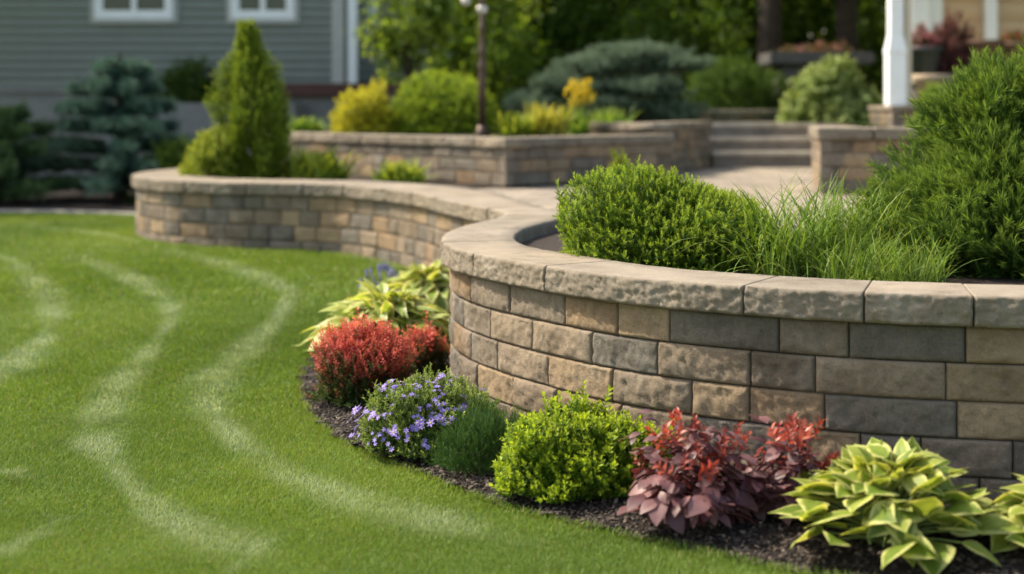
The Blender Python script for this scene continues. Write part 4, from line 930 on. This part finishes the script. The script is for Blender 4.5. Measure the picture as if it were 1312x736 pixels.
# conifers: layered boughs of needle tufts
S_NEED = sprig(NEEDLE, 14, 1., .42, 62, .02, tipgrow=.8)
def spruce(name, loc, h, r, nb, mat, label, seed=0, size=.2, droop=.15, zlo=.05, flat=False, tiers=0, per=34, cat='spruce'):
    t = empty(name, loc, label=label, cat=cat); rg = np.random.default_rng(seed); P_, D_, lp_, lr = [], [], [], []
    for b in range(nb):
        q = (b + rg.random()) / nb
        if tiers: q = (np.floor(q * tiers) + .28 * rg.random()) / tiers
        z = h * (zlo + (.95 - zlo) * q); a = b * 2.39996 + rg.normal() * .3
        rad = r * ((1 - q) ** .75 if not flat else math.sqrt(max(.05, 1 - (q * .9) ** 2))) * rg.uniform(.75, 1.2) + .05
        s = np.linspace(.12, 1, per) ** .8; lat = (rg.random(per) - .5) * .55 * rad * s * (1.3 - s); dv = np.array([math.cos(a), math.sin(a)]); pv = np.array([-dv[1], dv[0]])
        zz = z + rad * (.22 * s - droop * 1.8 * s * s) + rg.normal(0,   .025 if not tiers else .04, per); xy = dv * (s * rad)[:, None] + pv * lat[:, None]
        P_.append(np.c_[xy, zz]); dd = np.c_[dv * .8 + pv * (lat / (rad + .01) * 1.4)[:, None], .15 + 0 * zz]; D_.append(nrm(dd + rg.normal(size=(per, 3)) * .25))
        lp_.append(np.array([[0, 0, z - .02], [*(dv * rad * .5), z + rad * (.11 - droop * .45)], [*(dv * rad * .92), z + rad * (.2 - droop * 1.5)]])); lr.append(np.array([.022, .014, .005]) * (r + .3))
    P2, D2 = np.concatenate(P_), np.concatenate(D_); k = P2[:, 2] > .02; P2, D2 = P2[k], D2[k]
    S = size * (.7 + .6 * rg.random(len(P2))); V, f, at = scatter(S_NEED, frames(D2, rg.normal(size=(len(P2), 3))), P2 - D2 * S[:, None] * .4, S); V[:, 2] = np.maximum(V[:, 2], .005)
    mesh_np('foliage', V, f, mat, t, {k: at[k] for k in ('rnd', 'v', 't')}); V, q_ = tubes(lp_ + [np.array([[0, 0, -.1], [0, 0, h * .5], [0, 0, h * .96]])], lr + [np.array([.06, .045, .012]) * (r + .4)], 6)
    mesh_np('trunk', V, [q_], M_BARK, t, smooth=True); return t
M_BLUE = leaf_mat('blue_spruce_needle', [(0, (.035, .082, .058)), (.6, (.058, .12, .085)), (1, (.10, .175, .13))], tip=(.13, .215, .155), transl=.15, warm=(1, 1.1, .9))
M_BPINE = leaf_mat('blue_pine_needle', [(0, (.055, .095, .055)), (.6, (.09, .14, .085)), (1, (.14, .20, .12))], tip=(.18, .24, .15), transl=.15, warm=(1, 1.1, .9))
M_DARK = leaf_mat('dark_leaf', [(0, (.03, .07, .012)), (.6, (.055, .11, .018)), (1, (.09, .16, .025))], tip=(.11, .18, .03), transl=.45)
spruce('blue_spruce', (-5.9, 21.4, .24), 2.3, 1.5, 72, M_BLUE, 'blue green spruce with layered boughs beside the grey house', seed=61, size=.21, per=115, droop=.09, tiers=7)
spruce('blue_spruce', (-7.5, 20.7, .24), 1.55, 1.25, 34, leaf_mat('green_spruce', [(0, (.035, .075, .03)), (1, (.075, .13, .045))], tip=(.1, .17, .06), transl=.2), 'greener spreading conifer at the left edge of the photo', seed=62, size=.21, per=115, droop=.05, tiers=5)
shrub('low_juniper', (-4.8, 20.6, .24), (.7, .6, .75), S_JUN, 900, .22, M_DARK, 'dark bushy evergreen between the spruce and the curved wall', seed=63)
t = evergreen((1.30, 21.2, 1.27), [(-.95, 0, .42, .42, .4, .12, .11), (-.48, 0, .70, .50, .42, .12, .13), (.0, .1, .98, .55, .5, .12, .14), (.58, .1, 1.16, .60, .5, .11, .14), (1.15, .1, 1.0, .48, .4, .10, .11), (.70, -.2, .64, .52, .4, .12, .12), (.1, -.3, .36, .5, .35, .13, .11), (1.0, -.1, .28, .5, .35, .15, .10), (-.6, -.1, .2, .5, .4, .12, .08)], 8000, .15, M_BPINE, 'wide blue green mounded pine behind the yellow flowers', S_NEED, 64, 'mounded_pine', .05)
shrub('clipped_hedge', (3.70, 23.3, 1.39), (.90, .6, .78), S_BOX, 1700, .17, M_DARK, 'dark clipped hedge behind the top of the steps', 'hedge', seed=65, square=.7)
M_HYD = leaf_mat('hydrangea_leaf', [(0, (.10, .16, .03)), (.6, (.17, .25, .05)), (1, (.28, .35, .11))], tip=(.34, .40, .16), transl=.35)
S_HYD = sprig(LEAF_OVAL, 4, 1., .55, 62, .02)
shrub('hydrangea', (4.92, 21.6, 1.39), (.72, .6, .86), S_HYD, 1100, .20, M_HYD, 'pale leaved hydrangea bush left of the white porch post', seed=66, upmix=.4, lumps=(5, .14))
shrub('small_shrub', (5.2, 18.1, 1.3), (.22, .2, .22), S_SPI, 160, .1, M_LEAFY, 'small green tuft below the porch plinth', seed=67)
shrub('small_shrub', (5.72, 19.3, 1.64), (.2, .2, .30), S_SPI, 160, .12, M_LEAFY, 'small bright plant beside the foot of the porch post', seed=68)
shrub('foundation_shrub', (-5.95, 26.2, 1.60), (.62, .45, .80), S_SPI, 800, .18, M_DARK, 'dark green bush growing in the concrete planter by the house', seed=69)
# porch flowers
M_PINK = leaf_mat('pink_petal', [(0, (.06, .09, .03)), (.45, (.10, .10, .04)), (.55, (.36, .09, .12)), (1, (.48, .17, .2))], warm=(1, 1, 1)); M_COLE = leaf_mat('coleus_leaf', [(0, (.05, .03, .025)), (.6, (.11, .045, .042)), (1, (.22, .075, .08))], tip=(.18, .075, .08), transl=.3)
pf = shrub('potted_geranium', (6.32, 21.8, 2.50), (.26, .25, .30), S_HYD, 160, .13, M_PINK, 'pink flowers spilling from the dark grey pot', 'flowers', seed=71, part='petals')
shrub('potted_coleus', (6.80, 22.1, 2.11), (.44, .4, .86), S_SPI, 700, .17, M_COLE, 'dark red coleus bush on the porch behind the pots', 'flowers', seed=72)
shrub('potted_geranium', (7.75, 21.95, 2.60), (.24, .22, .16), S_HYD, 110, .11, leaf_mat('red_petal', [(0, (.07, .09, .03)), (.6, (.12, .10, .04)), (.7, (.36, .08, .06)), (1, (.42, .12, .08))]), 'low red flowers in the rusty brown pot', 'flowers', seed=73, part='petals')
shrub('trough_flowers', (5.1, 24.1, 2.47), (.78, .3, .22), S_HYD, 220, .11, leaf_mat('dusty_pink', [(0, (.06, .08, .02)), (.55, (.09, .10, .03)), (.65, (.26, .12, .11)), (1, (.38, .2, .19))]), 'dusty pink flowers filling the dark stone trough', 'flowers', seed=74)

# ------------------------------------------------------------------ trees
def tree(name, loc, h, r, zc, n, lsize, mat, label, seed=0, trunk=.14, cat='tree', group=None, nclump=90, th=None, flat=.75, lean=(0, 0)):
    t = empty(name, loc, label=label, cat=cat, group=group); rg = np.random.default_rng(seed)
    C = nrm(rg.normal(size=(nclump, 3))) * (rg.random(nclump) ** .45)[:, None]; C = C * lump(C, seed, 4, .15)[:, None] * np.array([r, r, (h - zc) / 2]) + np.array([lean[0], lean[1], (h + zc) / 2])
    k = n // nclump; cr = r * .30 * (.7 + .7 * rg.random(nclump)); off = rg.normal(size=(nclump, k, 3)) * np.array([.55, .55, .40]); Q = (C[:, None] + off * cr[:, None, None]).reshape(-1, 3)
    d = nrm(rg.normal(size=(len(Q), 3)) * .8 + np.array([0, 0, -.25]) + nrm(off.reshape(-1, 3)) * .7); up = rg.normal(size=(len(Q), 3)) * .5 + np.array([0, 0, 1.])
    S = lsize * (.6 + .8 * rg.random(len(Q))); crn = np.repeat(rg.random(nclump) * .55, k) + .45 * rg.random(len(Q))
    V, f, at = scatter(DIAMOND, frames(d, up), Q, S, crn); k_ = V[:, 2].min(); mesh_np('crown', V, f, mat, t, {k2: at[k2] for k2 in ('rnd', 'v', 't')})
    P_, R_ = [], []; top = th or (zc + h) / 2; fork = zc + (h - zc) * .12
    P_.append(catmull(np.array([[0, 0, -.3], [.03 * h * .1, 0, fork * .5], [lean[0] * .3, lean[1] * .3, fork], [lean[0] * .8, lean[1] * .8, h * .85]]), 6)); R_.append(np.interp(np.linspace(0, 1, len(P_[-1])), [0, .05, .5, 1], [trunk * 1.35, trunk * 1.05, trunk * .75, trunk * .1]))
    for c_ in C[rg.choice(nclump, min(22, nclump), replace=False)]:
        z0 = fork * rg.uniform(.75, 1.0) + (c_[2] - fork) * .25 * rg.random(); b = np.array([lean[0] * .4, lean[1] * .4, max(z0, .2)]); m_ = b * .45 + c_ * .55 + np.array([0, 0, .08 * r]); P_.append(catmull(np.array([b, m_, c_]), 5)); R_.append(np.linspace(trunk * .42, trunk * .06, len(P_[-1])))
    V, q = tubes(P_, R_, 8); mesh_np('trunk', V, [q], M_BARK, t, smooth=True); return t
M_TR = leaf_mat('tree_leaf', [(0, (.055, .11, .013)), (.5, (.11, .18, .022)), (1, (.21, .29, .04))], transl=.6, rough=.5)
M_TR2 = leaf_mat('tree_leaf_dark', [(0, (.04, .085, .012)), (.5, (.075, .135, .018)), (1, (.14, .22, .03))], transl=.6, rough=.5)
M_TR3 = leaf_mat('tree_leaf_light', [(0, (.10, .17, .022)), (.5, (.16, .24, .035)), (1, (.24, .32, .07))], transl=.6, rough=.5)
tree('young_tree', (-1.62, 21.6, 1.27), 2.35, .62, .72, 2200, .11, M_TR3, 'slim young tree with light green leaves near the house corner', 81, .045, nclump=40, lean=(.05, 0))
tree('small_tree', (-.45, 23.5, 1.27), 2.9, 1.05, .25, 4600, .11, M_TR, 'bushy mid green small tree behind the clipped green mound', 82, .06, nclump=70)
G = 'broadleaf trees behind the garden'
tree('broadleaf_tree', (-.3, 30.5, 1.4), 7.5, 2.3, .5, 9000, .16, M_TR2, 'dense dark tree at the corner of the grey house', 83, .16, group=G)
tree('broadleaf_tree', (2.6, 31.5, 1.4), 8.5, 2.6, .4, 10000, .16, M_TR, 'leafy tree behind the mounded blue pine', 84, .18, group=G)
tree('dark_trunk_tree', (5.05, 28.0, 1.4), 9.0, 2.7, 3.6, 8000, .17, M_TR2, 'tree with a thick dark forked trunk above the stone trough', 85, .26, group=G)
tree('dark_trunk_tree', (6.75, 28.8, 1.4), 9.0, 2.6, 3.6, 8000, .17, M_TR2, 'tree with a dark straight trunk between the trough and the porch post', 86, .25, group=G)
tree('broadleaf_tree', (4.6, 34.5, 1.4), 8.0, 2.8, .3, 9000, .18, M_TR, 'sunlit tree filling the gap left of the dark trunks', 87, .2, group=G)
tree('broadleaf_tree', (9.6, 33.6, 1.4), 8.0, 2.7, .3, 9000, .18, M_TR2, 'shadowy tree seen beside the white porch post', 88, .2, group=G)
tree('understory_bush', (3.2, 26.8, 1.4), 2.4, 1.3, .1, 4200, .12, M_TR2, 'dark leafy bush behind the clipped hedge', 89, .05, 'bush', nclump=60)
tree('understory_bush', (7.9, 25.9, 1.4), 1.7, .7, .1, 3600, .12, M_TR2, 'dark leafy bush behind the hydrangea', 90, .05, 'bush', nclump=60)
tree('shade_tree', (-12.6, 21.9, .2), 8.0, 2.6, 2.6, 6000, .2, M_TR2, 'tall shade tree beyond the left edge shading the spruces', 91, .2)
# far wood behind everything
n = 110000; X = -12 + RNG.random(n) * 34; hh = 11 + 1.8 * sum_noise(X, X * .3, .6, 99); Y = 37 + RNG.random(n) * 3.5; Z = 1.2 + hh * RNG.random(n)
V, f, at = scatter(DIAMOND, frames(RNG.normal(size=(n, 3)), RNG.normal(size=(n, 3)) + [0, 0, 1.]), np.stack([X, Y, Z], 1),   .34 * (.7 + .7 * RNG.random(n)), np.clip(.5 + .35 * sum_noise(X, Z, 1.3, 98) + .15 * RNG.normal(size=n), 0, 1))
tag(mesh_np('far_woodland', V, f, M_TR, attrs={k: at[k] for k in ('rnd', 'v', 't')}), 'mass of green woodland far behind the garden', 'woodland', kind='stuff')
